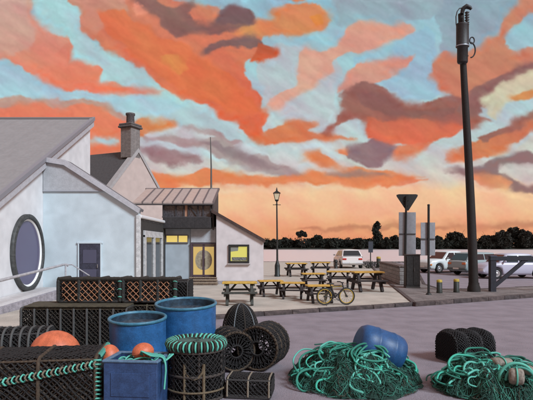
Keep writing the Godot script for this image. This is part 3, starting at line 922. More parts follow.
# ---------- trees on the far shore ----------
func leaf_cloud(st: SurfaceTool, lobes: Array, count: int, size: float, r: RandomNumberGenerator) -> void:
	st.set_smooth_group(-1)
	for i in count:
		var L = lobes[r.randi() % lobes.size()]
		var dir := Vector3(r.randfn(), r.randfn(), r.randfn()).normalized()
		var p: Vector3 = L[0] + dir * L[1] * pow(r.randf(), 0.4)
		var u := Vector3(r.randfn(), r.randfn() * 0.6, r.randfn()).normalized() * size * r.randf_range(0.5, 1.25)
		var v := u.cross(Vector3(r.randfn(), r.randfn(), r.randfn()).normalized()) * r.randf_range(0.5, 0.9)
		tri(st, p - u, p + v, p + u)
		tri(st, p + u * 0.8, p - v, p - u * 0.7)

func tree_label(x: float) -> String:
	for e in [[276, "dark rounded far shore tree beyond the corner of the lean-to"], [316, "dark rounded far shore tree close beside the umbrella shaped tree"], [320, "dark rounded far shore tree standing above its neighbours, beyond the picnic tables"], [347, "dark rounded far shore tree beyond the picnic tables and plain bollard"], [372, "dark rounded far shore tree beyond the white hatchback"], [392, "dark rounded far shore tree next to the tall pointed tree"], [412, "dark rounded far shore tree behind the triangle road sign"], [434, "dark rounded far shore tree behind the thin sign post"], [450, "dark rounded far shore tree beyond the white saloon"], [460, "big dark broad far shore tree beside the utility pole"], [484, "dark rounded far shore tree behind the utility pole"], [508, "big dark broad far shore tree above the lilac car"]]:
		if x < e[0]:
			return e[1]
	return "big dark broad far shore tree beyond the timber barrier beam"

func far_tree(x: float, ytop: float, w: float, d: float, kind: int, sd: int) -> void:
	var g := at(x, HZ, d)
	var gy := 0.2
	var H := EYE + (HZ - ytop) / F * d - gy
	var R := w * 0.5 / F * d
	var labels := ["dark rounded tree on the far shore", "dark tall pointed tree on the far shore, beyond the waterside sign", "umbrella shaped tree with sky through its crown, beyond the street lamp", "big dark broad tree on the far shore, beyond the parked cars"]
	var names := ["broadleaf_tree", "pointed_tree", "umbrella_tree", "broad_tree"]
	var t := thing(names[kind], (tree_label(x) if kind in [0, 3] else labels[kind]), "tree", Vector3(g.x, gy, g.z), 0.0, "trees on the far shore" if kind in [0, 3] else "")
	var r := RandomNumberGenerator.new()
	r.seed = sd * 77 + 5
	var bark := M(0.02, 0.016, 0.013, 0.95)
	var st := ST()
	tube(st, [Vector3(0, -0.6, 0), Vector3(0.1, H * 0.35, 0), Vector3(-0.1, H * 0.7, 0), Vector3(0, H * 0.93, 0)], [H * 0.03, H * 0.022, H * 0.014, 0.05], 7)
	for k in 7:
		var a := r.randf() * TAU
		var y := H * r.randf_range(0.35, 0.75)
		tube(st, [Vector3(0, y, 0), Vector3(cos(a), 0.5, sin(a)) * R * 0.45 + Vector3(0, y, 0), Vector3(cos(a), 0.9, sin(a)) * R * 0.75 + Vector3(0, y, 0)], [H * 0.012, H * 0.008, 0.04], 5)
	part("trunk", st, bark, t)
	var lobes := []
	if kind == 1:
		for k in 16:
			var f := k / 15.0
			var rr: float = R * (0.22 + 0.78 * pow(1.0 - f, 0.55))
			var a := r.randf() * TAU
			lobes.append([Vector3(cos(a) * rr * 0.35, H * (0.08 + 0.87 * f), sin(a) * rr * 0.35), max(0.5, rr * 0.72)])
	elif kind == 2:
		for k in 9:
			var a := TAU * k / 9.0
			lobes.append([Vector3(cos(a) * R * 0.62, H * r.randf_range(0.72, 0.9), sin(a) * R * 0.62), R * 0.3])
		lobes.append([Vector3(0, H * 0.92, 0), R * 0.4])
		lobes.append([Vector3(R * 0.2, H * 0.3, 0), R * 0.7])
	else:
		var n := 13 if kind == 0 else 24
		for k in n:
			var a := r.randf() * TAU
			var f := r.randf()
			var rr := R * sqrt(max(0.0, 1.0 - pow(abs(f - 0.42) / 0.62, 2.2))) * r.randf_range(0.3, 0.72)
			lobes.append([Vector3(cos(a) * rr, H * (0.18 + 0.68 * f), sin(a) * rr), R * r.randf_range(0.24, 0.36)])
		lobes.append([Vector3(0, H * 0.84, 0), H * 0.13])
		lobes.append([Vector3(0, H * 0.45, 0), min(R * 0.75, H * 0.4)])
	st = ST()
	leaf_cloud(st, lobes, 2600 if kind != 3 else 4200, clamp(R * 0.16, 0.5, 0.95), r)
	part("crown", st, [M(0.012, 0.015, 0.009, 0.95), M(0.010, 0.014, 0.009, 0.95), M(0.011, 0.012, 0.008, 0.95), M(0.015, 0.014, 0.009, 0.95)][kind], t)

func build_trees() -> void:
	var spec := [[256, 239, 16, 0], [266, 240, 14, 0], [274, 240, 13, 0], [287, 238, 15, 0], [281, 240, 10, 0], [301.5, 231.5, 11, 2], [296, 241, 12, 0], [309, 241, 10, 0], [317, 234.5, 14, 0], [326, 239.5, 13, 0], [334, 238, 14, 0], [343, 239.5, 14, 0], [351, 239.5, 12, 0], [360, 238.5, 14, 0], [369, 239, 12, 0], [377, 221, 13, 1], [387, 238, 14, 0], [396, 235, 15, 0], [406, 237, 14, 0], [417, 238, 13, 0], [428, 239, 13, 0], [438, 236, 13, 0], [447, 238, 12, 0], [456, 232, 20, 3], [468, 238, 14, 0], [480, 240, 14, 0], [489, 235, 19, 3], [502, 231, 20, 3], [516, 226, 22, 3], [529, 232, 20, 3], [543, 229, 22, 3], [558, 233, 20, 3]]
	var k := 0
	for s in spec:
		far_tree(s[0], s[1], s[2] * 1.12, 346.0 + 7.0 * sin(k * 2.3), s[3], k)
		k += 1
	# low growth under the trees along the bank
	var r := RandomNumberGenerator.new()
	r.seed = 4
	var st := ST()
	var lobes := []
	for i in 190:
		var x := lerpf(-40.0, 215.0, i / 189.0)
		lobes.append([Vector3(x - 6.0, r.randf_range(0.6, 4.6), -346.0 + r.randf_range(-4, 4)), r.randf_range(1.6, 2.8)])
	leaf_cloud(st, lobes, 22000, 0.8, r)
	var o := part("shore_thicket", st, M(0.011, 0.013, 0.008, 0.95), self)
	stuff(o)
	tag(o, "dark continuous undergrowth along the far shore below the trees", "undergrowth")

# ---------- terrace furniture ----------
func picnic_table(label: String, top_m: Array, leg_m: Material) -> Node3D:
	var t := thing("picnic_table", label, "picnic table", Vector3.ZERO, 0.0, "picnic tables on the terrace")
	var L := 1.2
	for k in 5:
		var st := ST()
		box(st, Vector3(0, 0.735 + rng.randf_range(-0.003, 0.003), -0.3 + k * 0.15), Vector3(L, 0.055, 0.14), 0.01)
		part("plank", st, top_m[k % top_m.size()], t)
	for s in [-1.0, 1.0]:
		var st := ST()
		for k in 2:
			box(st, Vector3(0, 0.435, s * (0.60 + k * 0.14)), Vector3(L, 0.06, 0.13), 0.01)
		part("bench", st, leg_m, t)
	for e in [-1.0, 1.0]:
		for s in [-1.0, 1.0]:
			var st := ST()
			bar(st, Vector3(e * 0.42, 0.0, s * 0.62), Vector3(e * 0.42, 0.715, s * 0.16), 0.16, 0.10, 0.01, Vector3.RIGHT)
			part("leg", st, leg_m, t)
		var st2 := ST()
		box(st2, Vector3(e * 0.50, 0.37, 0), Vector3(0.06, 0.12, 1.5), 0.008)
		part("cross_beam", st2, leg_m, t)
		var st3 := ST()
		box(st3, Vector3(e * 0.50, 0.67, 0), Vector3(0.045, 0.07, 0.7), 0.006)
		part("top_bearer", st3, leg_m, t)
		var st4 := ST()
		bar(st4, Vector3(e * 0.42, 0.36, 0), Vector3(e * 0.12, 0.70, 0), 0.07, 0.04, 0.005, Vector3.BACK)
		part("brace", st4, leg_m, t)
	return t

func build_tables() -> void:
	var warm := [M(0.74, 0.44, 0.07, 0.7, "mottle", 0.6, 0.3), M(0.70, 0.40, 0.07, 0.7, "mottle", 0.5, 0.3), M(0.78, 0.50, 0.09, 0.7, "mottle", 0.7, 0.3)]  # yellowish wood, with the yellow light on the tops mixed into its colour
	var dark := M(0.045, 0.032, 0.030, 0.75, "grain", 0.5, 0.3)
	var grey := M(0.085, 0.088, 0.075, 0.75, "grain", 0.5, 0.3)
	var spec := [
		[368.5, 291.5, 31.0, 0.10, "dark picnic table beside the kerb of the sign island"],
		[340.0, 287.0, 24.0, -0.15, "dark picnic table between the bicycle and the white hatchback"],
		[320.5, 303.0, 23.0, 0.12, "dark picnic table standing behind the bicycle's front half"],
		[314.0, 288.5, 23.0, 0.05, "small dark picnic table in the middle of the terrace"],
		[321.0, 275.0, 20.0, -0.12, "picnic table at the water's edge, beside the white hatchback"],
		[296.5, 276.5, 24.0, 0.10, "picnic table at the water's edge, beside the street lamp"],
		[293.0, 299.0, 24.0, -0.08, "orange topped picnic table near the kerb, right of the lit lean-to"],
		[270.5, 296.5, 24.0, 0.16, "dark picnic table in front of the lean-to corner"]]
	var proto: Node3D = null
	for s in spec:
		var t: Node3D
		if proto == null:
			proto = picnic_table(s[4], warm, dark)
			t = proto
		else:
			t = copy(proto, s[4])
		var p := gp(s[0], s[1], 0.1)
		var k: float = clamp(s[2] / F * -p.z / 1.2 * 1.02, 0.70, 1.0)
		t.position = p - Vector3(0, 0, 0.3) + Vector3(0, 0.002, 0)
		t.rotation.y = s[3]
		t.scale = Vector3.ONE * k
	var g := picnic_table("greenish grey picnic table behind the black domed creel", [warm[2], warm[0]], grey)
	g.position = gp(239.0, 305.0, 0.1) + Vector3(0, 0.002, -0.35)
	g.scale = Vector3.ONE * 0.88
	g.rotation.y = 0.05

func wheel_ring(st: SurfaceTool, c: Vector3, r: float, t: float) -> void:
	tube(st, ring_pts(c, Vector3(r, 0, 0), Vector3(0, r, 0), 28), t, 8, false, true)

func build_bicycle() -> void:
	var a := gp(324.5, 305.2, 0.1)
	var b := gp(346.0, 304.6, 0.1)
	var t := thing("bicycle", "small black and yellow bicycle parked in front of a picnic table", "bicycle", Vector3((a.x + b.x) * 0.5, 0.1, a.z), 0.12)
	var black := M(0.02, 0.02, 0.02, 0.5)
	var yel := M(0.45, 0.29, 0.04, 0.4)
	var R := 0.24
	var hb := 0.335
	for s in [-1.0, 1.0]:
		var c := Vector3(s * hb, R + 0.028, 0)
		var st := ST()
		wheel_ring(st, c, R, 0.021)
		var w := part("wheel", st, black, t)
		st = ST()
		wheel_ring(st, c, R - 0.034, 0.014)
		part("rim", st, yel, w)
		st = ST()
		for k in 12:
			var an := TAU * k / 12.0
			tube(st, [c + Vector3(0, 0, 0.02 * (1 if k % 2 else -1)), c + Vector3(cos(an), sin(an), 0) * (R - 0.03)], 0.0045, 4, false)
		part("spokes", st, M(0.45, 0.38, 0.2, 0.35, "", 1.0, 0.0, 0.7), w)
		st = ST()
		tube(st, [c - Vector3(0, 0, 0.06), c + Vector3(0, 0, 0.06)], 0.028, 10)
		part("hub", st, black, w)
	var rear := Vector3(-hb, R + 0.028, 0)
	var front := Vector3(hb, R + 0.028, 0)
	var bb := Vector3(-0.02, 0.24, 0)
	var seat := Vector3(-0.14, 0.55, 0)
	var head := Vector3(0.22, 0.58, 0)
	var head2 := Vector3(0.245, 0.49, 0)
	var st := ST()
	for e in [[seat, head], [bb, head2], [bb, seat]]:
		tube(st, [e[0], e[1]], 0.026, 8)
	for z in [-0.045, 0.045]:
		tube(st, [rear + Vector3(0, 0, z), bb + Vector3(0, 0, z * 0.6)], 0.012, 6)
		tube(st, [rear + Vector3(0, 0, z), seat + Vector3(0, -0.03, z * 0.5)], 0.011, 6)
	part("frame", st, black, t)
	st = ST()
	bar(st, seat + Vector3(0.03, -0.005, 0.028), head + Vector3(-0.03, -0.005, 0.028), 0.02, 0.008, 0.0, Vector3.BACK)
	part("decal_stripe", st, yel, t)
	st = ST()
	for z in [-0.045, 0.045]:
		tube(st, [front + Vector3(0, 0, z), head2 + Vector3(0.01, -0.05, z)], 0.014, 6)
	tube(st, [head2 + Vector3(0.01, -0.05, -0.05), head2 + Vector3(0.01, -0.05, 0.05)], 0.016, 6)
	tube(st, [head2, head + Vector3(-0.012, 0.07, 0)], 0.018, 8)
	part("fork", st, black, t)
	st = ST()
	var hc := head + Vector3(-0.012, 0.08, 0)
	tube(st, [hc + Vector3(-0.1, 0.03, -0.24), hc + Vector3(-0.02, 0.03, -0.18), hc, hc + Vector3(-0.02, 0.03, 0.18), hc + Vector3(-0.1, 0.03, 0.24)], 0.016, 8)
	part("handlebar", st, black, t)
	st = ST()
	tube(st, [seat, seat + Vector3(-0.02, 0.07, 0)], 0.016, 8)
	part("seat_post", st, black, t)
	st = ST()
	lathe(st, [Vector2(0, 0.03), Vector2(0.5, 0.028), Vector2(0.95, 0.012), Vector2(1.0, 0), Vector2(0.9, -0.015), Vector2(0, -0.02)], 16, Transform3D(Basis(Vector3(0.12, 0, 0), Vector3(0, 1, 0), Vector3(0, 0, 0.065)), seat + Vector3(-0.02, 0.09, 0)))
	part("saddle", st, black, t)
	st = ST()
	tube(st, [bb + Vector3(0, 0, -0.05), bb + Vector3(0, 0, 0.05)], 0.03, 10)
	tube(st, ring_pts(bb + Vector3(0, 0, 0.045), Vector3(0.075, 0, 0), Vector3(0, 0.075, 0), 18), 0.008, 5, false, true)
	for s in [-1.0, 1.0]:
		tube(st, [bb + Vector3(0, 0, 0.055 * s), bb + Vector3(0.09 * s, -0.08, 0.06 * s)], 0.011, 6)
		box(st, bb + Vector3(0.09 * s, -0.08, 0.1 * s), Vector3(0.07, 0.018, 0.06), 0.004)
	part("crank", st, black, t)
	st = ST()
	tube(st, [rear + Vector3(-0.02, 0, 0.09), Vector3(-hb + 0.02, 0.0, 0.17)], 0.009, 6)
	tube(st, [rear, rear + Vector3(-0.02, 0, 0.09)], 0.009, 6)
	part("kickstand", st, black, t)

func build_lamp() -> void:
	var p := gp(277.3, 276.5, 0.1)
	var s: float = -p.z / F
	var t := thing("street_lamp", "dark green street lamp with a four sided lantern", "street lamp", p)
	var iron := M(0.022, 0.03, 0.027, 0.5, "patch", 0.6)
	var H: float = 88.5 * s
	var st := ST()
	lathe(st, [Vector2(0.17, 0), Vector2(0.17, 0.1), Vector2(0.145, 0.12), Vector2(0.15, 0.62), Vector2(0.13, 0.7), Vector2(0.075, 0.85), Vector2(0.07, 0.92), Vector2(0.0, 0.92)], 18)
	part("base", st, iron, t)
	st = ST()
	tube(st, [Vector3(0, 0.9, 0), Vector3(-0.01, H * 0.5, 0), Vector3(-0.03, H - 0.74, 0)], [0.058, 0.046, 0.038], 12)
	part("post", st, iron, t)
	var top := Vector3(-0.03, H - 0.74, 0)
	st = ST()
	tube(st, [top + Vector3(-0.2, -0.22, 0), top + Vector3(0.2, -0.22, 0)], 0.018, 8)
	for e in [-1.0, 1.0]:
		lathe(st, [Vector2(0, -0.03), Vector2(0.03, 0), Vector2(0, 0.03)], 8, Transform3D(Basis.IDENTITY, top + Vector3(0.2 * e, -0.22, 0)))
	part("ladder_bar", st, iron, t)
	st = ST()
	lathe(st, [Vector2(0.035, -0.26), Vector2(0.06, -0.2), Vector2(0.035, -0.14)], 12, Transform3D(Basis.IDENTITY, top))
	lathe(st, [Vector2(0.035, -0.05), Vector2(0.09, 0.0), Vector2(0.11, 0.03), Vector2(0.11, 0.06)], 12, Transform3D(Basis.IDENTITY, top))
	part("collar", st, iron, t)
	# lantern: four tapering glass panes in iron bars
	st = ST()
	var c4 := []
	var t4 := []
	for k in 4:
		var a := PI * 0.25 + k * PI * 0.5
		c4.append(top + Vector3(cos(a) * 0.13, 0.06, sin(a) * 0.13))
		t4.append(top + Vector3(cos(a) * 0.25, 0.44, sin(a) * 0.25))
	for k in 4:
		tube(st, [c4[k], t4[k]], 0.016, 6)
		tube(st, [t4[k], t4[(k + 1) % 4]], 0.016, 6)
		tube(st, [c4[k], c4[(k + 1) % 4]], 0.016, 6)
	var lan := part("lantern", st, iron, t)
	var glass := M(0.72, 0.64, 0.44, 0.3)
	for k in 4:
		st = ST()
		var k2 := (k + 1) % 4
		var inn := Vector3(0, 0, 0)
		quad(st, c4[k] + inn, c4[k2], t4[k2], t4[k])
		part("pane", st, glass, lan)
	st = ST()
	for k in 4:
		var k2 := (k + 1) % 4
		var o1: Vector3 = (t4[k] - top) * Vector3(1.22, 1, 1.22) + top
		var o2: Vector3 = (t4[k2] - top) * Vector3(1.22, 1, 1.22) + top
		var pk := top + Vector3(0, 0.64, 0)
		var m1 := o1.lerp(pk, 0.72)
		var m2 := o2.lerp(pk, 0.72)
		quad(st, o1, o2, m2 - Vector3(0, 0.02, 0), m1 - Vector3(0, 0.02, 0))
		tri(st, o1, top + Vector3(0, 0.45, 0), o2)
		tri(st, m1 - Vector3(0, 0.02, 0), m2 - Vector3(0, 0.02, 0), pk)
	part("lantern_roof", st, iron, lan)
	st = ST()
	lathe(st, [Vector2(0.05, 0.6), Vector2(0.05, 0.66), Vector2(0.02, 0.68), Vector2(0.035, 0.72), Vector2(0, 0.78)], 10, Transform3D(Basis.IDENTITY, top))
	part("finial", st, iron, lan)

func build_bollards() -> void:
	var green := M(0.028, 0.036, 0.026, 0.6, "patch", 0.4, 0.3)
	var yel := M(0.60, 0.44, 0.06, 0.6, "mottle", 0.3)
	var spec := [[439.5, 293.0, 13.5, 5.5, "dark bollard with a yellow top, between thin post and utility pole"], [456.5, 292.3, 13.5, 5.5, "dark bollard with a yellow top, beside the utility pole"], [395.6, 279.0, 11.0, 4.6, "dark bollard with a yellow top, in front of low stone wall"], [387.2, 274.6, 9.5, 4.4, "dark bollard with a yellow top, at the end of the low stone wall"], [378.6, 267.0, 10.5, 4.2, "dark bollard with a yellow top, beside the dark shrub"]]
	for s in spec:
		var p := gp(s[0], s[1], 0.12)
		var k: float = -p.z / F
		var h: float = s[2] * k
		var r: float = s[3] * k * 0.5
		var t := thing("bollard", s[4], "bollard", p, 0.0, "yellow topped bollards")
		var st := ST()
		lathe(st, [Vector2(r * 1.08, 0), Vector2(r * 1.08, 0.05), Vector2(r, 0.07), Vector2(r * 0.97, h * 0.8), Vector2(0, h * 0.8)], 18)
		part("post", st, green, t)
		st = ST()
		lathe(st, [Vector2(r * 0.98, h * 0.8), Vector2(r * 1.0, h * 0.93), Vector2(r * 0.85, h * 0.98), Vector2(r * 0.4, h), Vector2(0, h)], 18)
		part("cap", st, yel, t)
	# plain small bollard by the hatchback
	var p := gp(336, 268.5, 0.1)
	var t2 := thing("bollard", "plain black bollard beside the white hatchback", "bollard", p)
	var st := ST()
	lathe(st, [Vector2(0.16, 0), Vector2(0.15, 0.06), Vector2(0.12, 0.1), Vector2(0.12, 0.46), Vector2(0.16, 0.5), Vector2(0.16, 0.56), Vector2(0.1, 0.66), Vector2(0, 0.7)], 16)
	part("post", st, M(0.02, 0.02, 0.018, 0.6), t2)
	st = ST()
	lathe(st, [Vector2(0.125, 0.3), Vector2(0.14, 0.32), Vector2(0.14, 0.36), Vector2(0.125, 0.38)], 16)
	part("band", st, M(0.035, 0.03, 0.028, 0.6), t2)

func sign_panel(t: Node3D, c: Vector3, w: float, h: float) -> void:
	var back := M(0.28, 0.295, 0.32, 0.55, "faint", 0.6)
	var st := ST()
	box(st, c, Vector3(w, h, 0.02), 0.004)
	part("panel", st, back, t)
	var dark := M(0.05, 0.052, 0.055, 0.5)
	st = ST()
	box(st, c + Vector3(0, 0, 0.028), Vector3(w * 0.96, 0.045, 0.03), 0.004)
	part("rail", st, dark, t)

func build_signs() -> void:
	var black := M(0.018, 0.02, 0.018, 0.6, "patch", 0.5)
	var p := gp(406, 287.5, 0.12)
	var d: float = -p.z
	var k: float = d / F
	var t := thing("give_way_sign", "inverted triangle road sign and grey panel on a post, seen from behind", "road sign", p + Vector3(0, 0, -0.25))
	var b := t.position
	var loc := func(x: float, y: float, z := 0.0) -> Vector3:
		return at(x, y, -b.z) - b + Vector3(0, 0, z)
	var st := ST()
	tube(st, [Vector3(0, -0.05, 0.06), loc.call(406, 196, 0.06)], 0.045, 10)
	part("post", st, black, t)
	st = ST()
	var tri3 := [loc.call(396.6, 194.8), loc.call(399, 194.2), loc.call(416, 194.2), loc.call(418, 194.8), loc.call(417.6, 196.6), loc.call(408.6, 210.6), loc.call(406.4, 210.6), loc.call(396.8, 196.4)]
	prism(st, tri3, Vector3(0, 0, -0.025))
	part("triangle", st, black, t)
	sign_panel(t, loc.call(407.4, 234), 17.2 * k, 44.0 * k)
	for y in [200.5, 205.5]:
		st = ST()
		box(st, loc.call(406, y, 0.03), Vector3(0.2, 0.03, 0.05), 0.004)
		part("clamp", st, black, t)
	# second thin post
	var q := gp(428.2, 294.5, 0.12)
	var t2 := thing("sign_post", "thin black post carrying a grey sign panel seen from behind", "road sign", q)
	var b2 := q
	var l2 := func(x: float, y: float, z := 0.0) -> Vector3:
		return at(x, y, -b2.z) - b2 + Vector3(0, 0, z)
	st = ST()
	tube(st, [Vector3(0, -0.05, 0.06), l2.call(428.2, 205.5, 0.06)], 0.042, 10)
	lathe(st, [Vector2(0.05, 0), Vector2(0.05, 0.03), Vector2(0, 0.05)], 10, Transform3D(Basis.IDENTITY, l2.call(428.2, 205.5, 0.06)))
	part("post", st, black, t2)
	sign_panel(t2, l2.call(428, 239, 0.0), 14.4 * -q.z / F, 33.0 * -q.z / F)
	st = ST()
	lathe(st, [Vector2(0.1, -0.02), Vector2(0.1, 0.03), Vector2(0.05, 0.07)], 12, Transform3D(Basis.IDENTITY, Vector3(0, 0, 0.06)))
	part("foot", st, black, t2)
	# black block standing in for the shaded right face of the stone block
	var c := gp(412.3, 288.0, 0.12)
	var kc: float = -c.z / F
	var cb := thing("shaded_block_face", "black upright block below the triangle road sign, shaded face of the stone block", "cabinet", c + Vector3(0.02, 0, -0.1))
	var ch: float = 33.0 * kc
	st = ST()
	box(st, Vector3(0, ch * 0.5 + 0.03, 0), Vector3(14.2 * kc, ch - 0.06, 0.34), 0.02)
	part("body", st, M(0.022, 0.021, 0.02, 0.65, "patch", 0.8, 0.3), cb)
	st = ST()
	box(st, Vector3(0, ch + 0.01, 0.0), Vector3(14.9 * kc, 0.05, 0.4), 0.012)
	part("lid", st, M(0.05, 0.038, 0.035, 0.65), cb)
	st = ST()
	box(st, Vector3(0, 0.03, 0), Vector3(14.6 * kc, 0.06, 0.36), 0.01)
	part("plinth", st, M(0.06, 0.055, 0.05, 0.85), cb)
	st = ST()
	for s in [-1.0, 1.0]:
		box(st, Vector3(s * 3.4 * kc, ch * 0.5 + 0.03, 0.175), Vector3(6.2 * kc, ch - 0.2, 0.02), 0.008)
	var dr := part("door", st, M(0.026, 0.025, 0.024, 0.6, "patch", 0.8, 0.3), cb)
	st = ST()
	box(st, Vector3(0.04, ch * 0.55, 0.195), Vector3(0.025, 0.12, 0.03), 0.006)
	part("handle", st, M(0.12, 0.12, 0.12, 0.4, "", 1.0, 0.0, 0.6), dr)
	# low stone wall
	var w0 := gp(383, 276.5, 0.12)
	var w1 := gp(404, 285.0, 0.12)
	var lw := thing("low_wall", "low grey stone wall with a coping between bollards and black block", "wall", (w0 + w1) * 0.5)
	var dir := (w1 - w0)
	var L := dir.length()
	dir = dir.normalized()
	var bs := Basis(dir, Vector3.UP, dir.cross(Vector3.UP))
	var tones := [M(0.30, 0.28, 0.27, 0.9, "mottle", 0.6, 0.6), M(0.32, 0.30, 0.285, 0.9, "mottle", 0.5, 0.6), M(0.28, 0.26, 0.25, 0.9, "mottle", 0.7, 0.6)]
	var hgt := 0.76
	for row in 4:
		var n: int = 6 + row % 2
		for i in n:
			var x := -L * 0.5 + L * (i + 0.5) / n
			st = ST()
			box(st, bs * Vector3(x, 0, rng.randf_range(-0.012, 0.012)) + Vector3(0, hgt * (row + 0.5) / 4.0, 0), Vector3(L / n - 0.018, hgt / 4.0 - 0.016, 0.4), 0.025, bs)
			part("stone", st, tones[(row * 2 + i) % 3], lw)
	st = ST()
	box(st, Vector3(0, hgt * 0.5, 0), Vector3(L - 0.06, hgt - 0.02, 0.34), 0.0, bs)
	part("mortar_core", st, M(0.24, 0.225, 0.21, 0.95), lw)
	for i in 4:
		st = ST()
		box(st, bs * Vector3(-L * 0.5 + L * (i + 0.5) / 4.0, 0, 0) + Vector3(0, hgt + 0.05, 0), Vector3(L / 4.0 - 0.014, 0.1, 0.5), 0.025, bs)
		part("coping_stone", st, M(0.20, 0.15, 0.135, 0.9, "patch", 0.6, 0.5), lw)
	# small sign near the water
	var s0 := gp(370.6, 267.5, 0.12)
	var ss := thing("waterside_sign", "small dark sign on a thin pole, between hatchback and shrub", "sign", s0)
	var sk: float = -s0.z / F
	st = ST()
	tube(st, [Vector3(0, -0.05, 0), Vector3(0, 26.5 * sk, 0)], 0.04, 8)
	part("pole", st, black, ss)
	st = ST()
	box(st, Vector3(0, 20.5 * sk, 0.05), Vector3(4.6 * sk, 11.0 * sk, 0.03), 0.006)
	part("plate", st, M(0.035, 0.045, 0.06, 0.5), ss)
	# dark shrub
	var sh := gp(367.5, 268.3, 0.1)
	var sb := thing("shrub", "low dark shrub beside the small waterside sign", "shrub", sh)
	var r := RandomNumberGenerator.new()
	r.seed = 12
	st = ST()
	for q6 in 6:
		var a := TAU * q6 / 6.0
		tube(st, [Vector3(0, -0.02, 0), Vector3(cos(a) * 0.35, 0.3, sin(a) * 0.2), Vector3(cos(a) * 0.6, 0.5, sin(a) * 0.3)], [0.02, 0.014, 0.006], 5)
	part("stem", st, M(0.03, 0.022, 0.018, 0.9), sb)
	st = ST()
	leaf_cloud(st, [[Vector3(-0.35, 0.26, 0), 0.3], [Vector3(0.1, 0.34, 0), 0.36], [Vector3(0.55, 0.26, 0), 0.3], [Vector3(0.85, 0.18, 0), 0.2], [Vector3(0.1, 0.2, 0.2), 0.3]], 900, 0.05, r)
	part("foliage", st, M(0.025, 0.028, 0.02, 0.9), sb)

func build_pole() -> void:
	var p := gp(474, 291.5, 0.12)
	var b := p
	var k: float = -p.z / F
	var t := thing("utility_pole", "tall dark wooden utility pole carrying a transformer at its top", "utility pole", p)
	var loc := func(x: float, y: float, z := 0.0) -> Vector3:
		return at(x, y, -b.z) - b + Vector3(0, 0, z)
	var wood := M(0.026, 0.019, 0.016, 0.8, "grain", 0.5, 0.6)
	var iron := M(0.026, 0.024, 0.026, 0.55, "patch", 0.5, 0.3)
	var st := ST()
	var pts := []
	var rr := []
	for i in 13:
		var f := i / 12.0
		pts.append(Vector3(0, -0.1, 0).lerp(loc.call(461.8, 14, 0), f) + Vector3(0.03 * sin(f * 5.0), 0, 0))
		rr.append(lerpf(4.7, 2.8, f) * k)
	tube(st, pts, rr, 16)
	part("shaft", st, wood, t)
	st = ST()
	lathe(st, [Vector2(6.4 * k, -0.05), Vector2(6.2 * k, 0.14), Vector2(5.3 * k, 0.24), Vector2(5.1 * k, 0.34)], 18, Transform3D(Basis.IDENTITY, Vector3(0, 0, 0)))
	part("collar", st, wood, t)
	# transformer tank
	st = ST()
	var zc: float = 0.30
	lathe(st, [Vector2(0, 0), Vector2(4.6 * k, 0), Vector2(5.2 * k, 0.05), Vector2(5.2 * k, 15.0 * k), Vector2(0.87 * 7.4 * k, 16.0 * k), Vector2(0.87 * 7.4 * k, 17.4 * k), Vector2(0.87 * 7.0 * k, 18.2 * k), Vector2(0.87 * 7.0 * k, 37.0 * k), Vector2(0.87 * 7.3 * k, 37.6 * k), Vector2(0.87 * 6.8 * k, 38.8 * k), Vector2(0, 39.6 * k)], 24, Transform3D(Basis.IDENTITY.scaled(Vector3(1, 1, 0.8)), loc.call(459.6, 66, zc)))
	var tank := part("transformer", st, iron, t)
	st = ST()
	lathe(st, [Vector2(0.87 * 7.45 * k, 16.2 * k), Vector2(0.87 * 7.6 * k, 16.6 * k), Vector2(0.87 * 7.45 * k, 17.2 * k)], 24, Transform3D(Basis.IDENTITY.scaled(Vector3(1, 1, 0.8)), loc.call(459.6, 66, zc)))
	part("band", st, M(0.30, 0.33, 0.38, 0.4, "", 1.0, 0.0, 0.5), tank)  # pale band paints a glint of light on the tank
	for x in [454.5, 464.0]:
		st = ST()
		var prof := []
		for i in 5:
			prof.append(Vector2(1.1 * k, i * 1.9 * k)); prof.append(Vector2(2.0 * k, i * 1.9 * k + 0.8 * k)); prof.append(Vector2(1.1 * k, i * 1.9 * k + 1.3 * k))
		prof.append(Vector2(0, 9.4 * k))
		if x > 460:
			lathe(st, prof, 12, Transform3D(Basis.IDENTITY.scaled(Vector3(1.15, 1.3, 1.15)), loc.call(x, 27, zc)))
			part("insulator", st, iron, tank)
	# curved bracket at the top, loop of wire on the left, rings on the right
	st = ST()
	tube(st, [loc.call(461, 15, 0.1), loc.call(462, 10, 0.12), loc.call(465, 8.2, 0.15), loc.call(468.5, 9.5, 0.15), loc.call(470, 11.2, 0.15)], [1.8 * k, 2.2 * k, 2.4 * k, 1.9 * k, 1.2 * k], 10)
	part("top_bracket", st, iron, t)
	st = ST()
	tube(st, [loc.call(453.4, 28, zc), loc.call(453.2, 20, zc), loc.call(454.4, 15, zc), loc.call(457, 11.5, 0.25), loc.call(461.5, 9.5, 0.15)], 0.55 * k, 6)
	part("wire", st, iron, t)
	st = ST()
	tube(st, ring_pts(loc.call(469.0, 43.6, zc), Vector3(2.3 * k, 0, 0), Vector3(0, 3.2 * k, 0), 18), 0.6 * k, 6, false, true)
	tube(st, ring_pts(loc.call(467.6, 53.0, zc), Vector3(4.6 * k, 0, 0), Vector3(0, 7.4 * k, 0), 16, -PI * 0.5, PI * 0.55), 0.7 * k, 6)
	part("wire", st, iron, t)
	st = ST()
	for y in [34.0, 58.0]:
		box(st, loc.call(462.2, y, 0.1), Vector3(8.0 * k, 1.6 * k, 0.3), 0.01)
	part("mounting_bracket", st, iron, t)

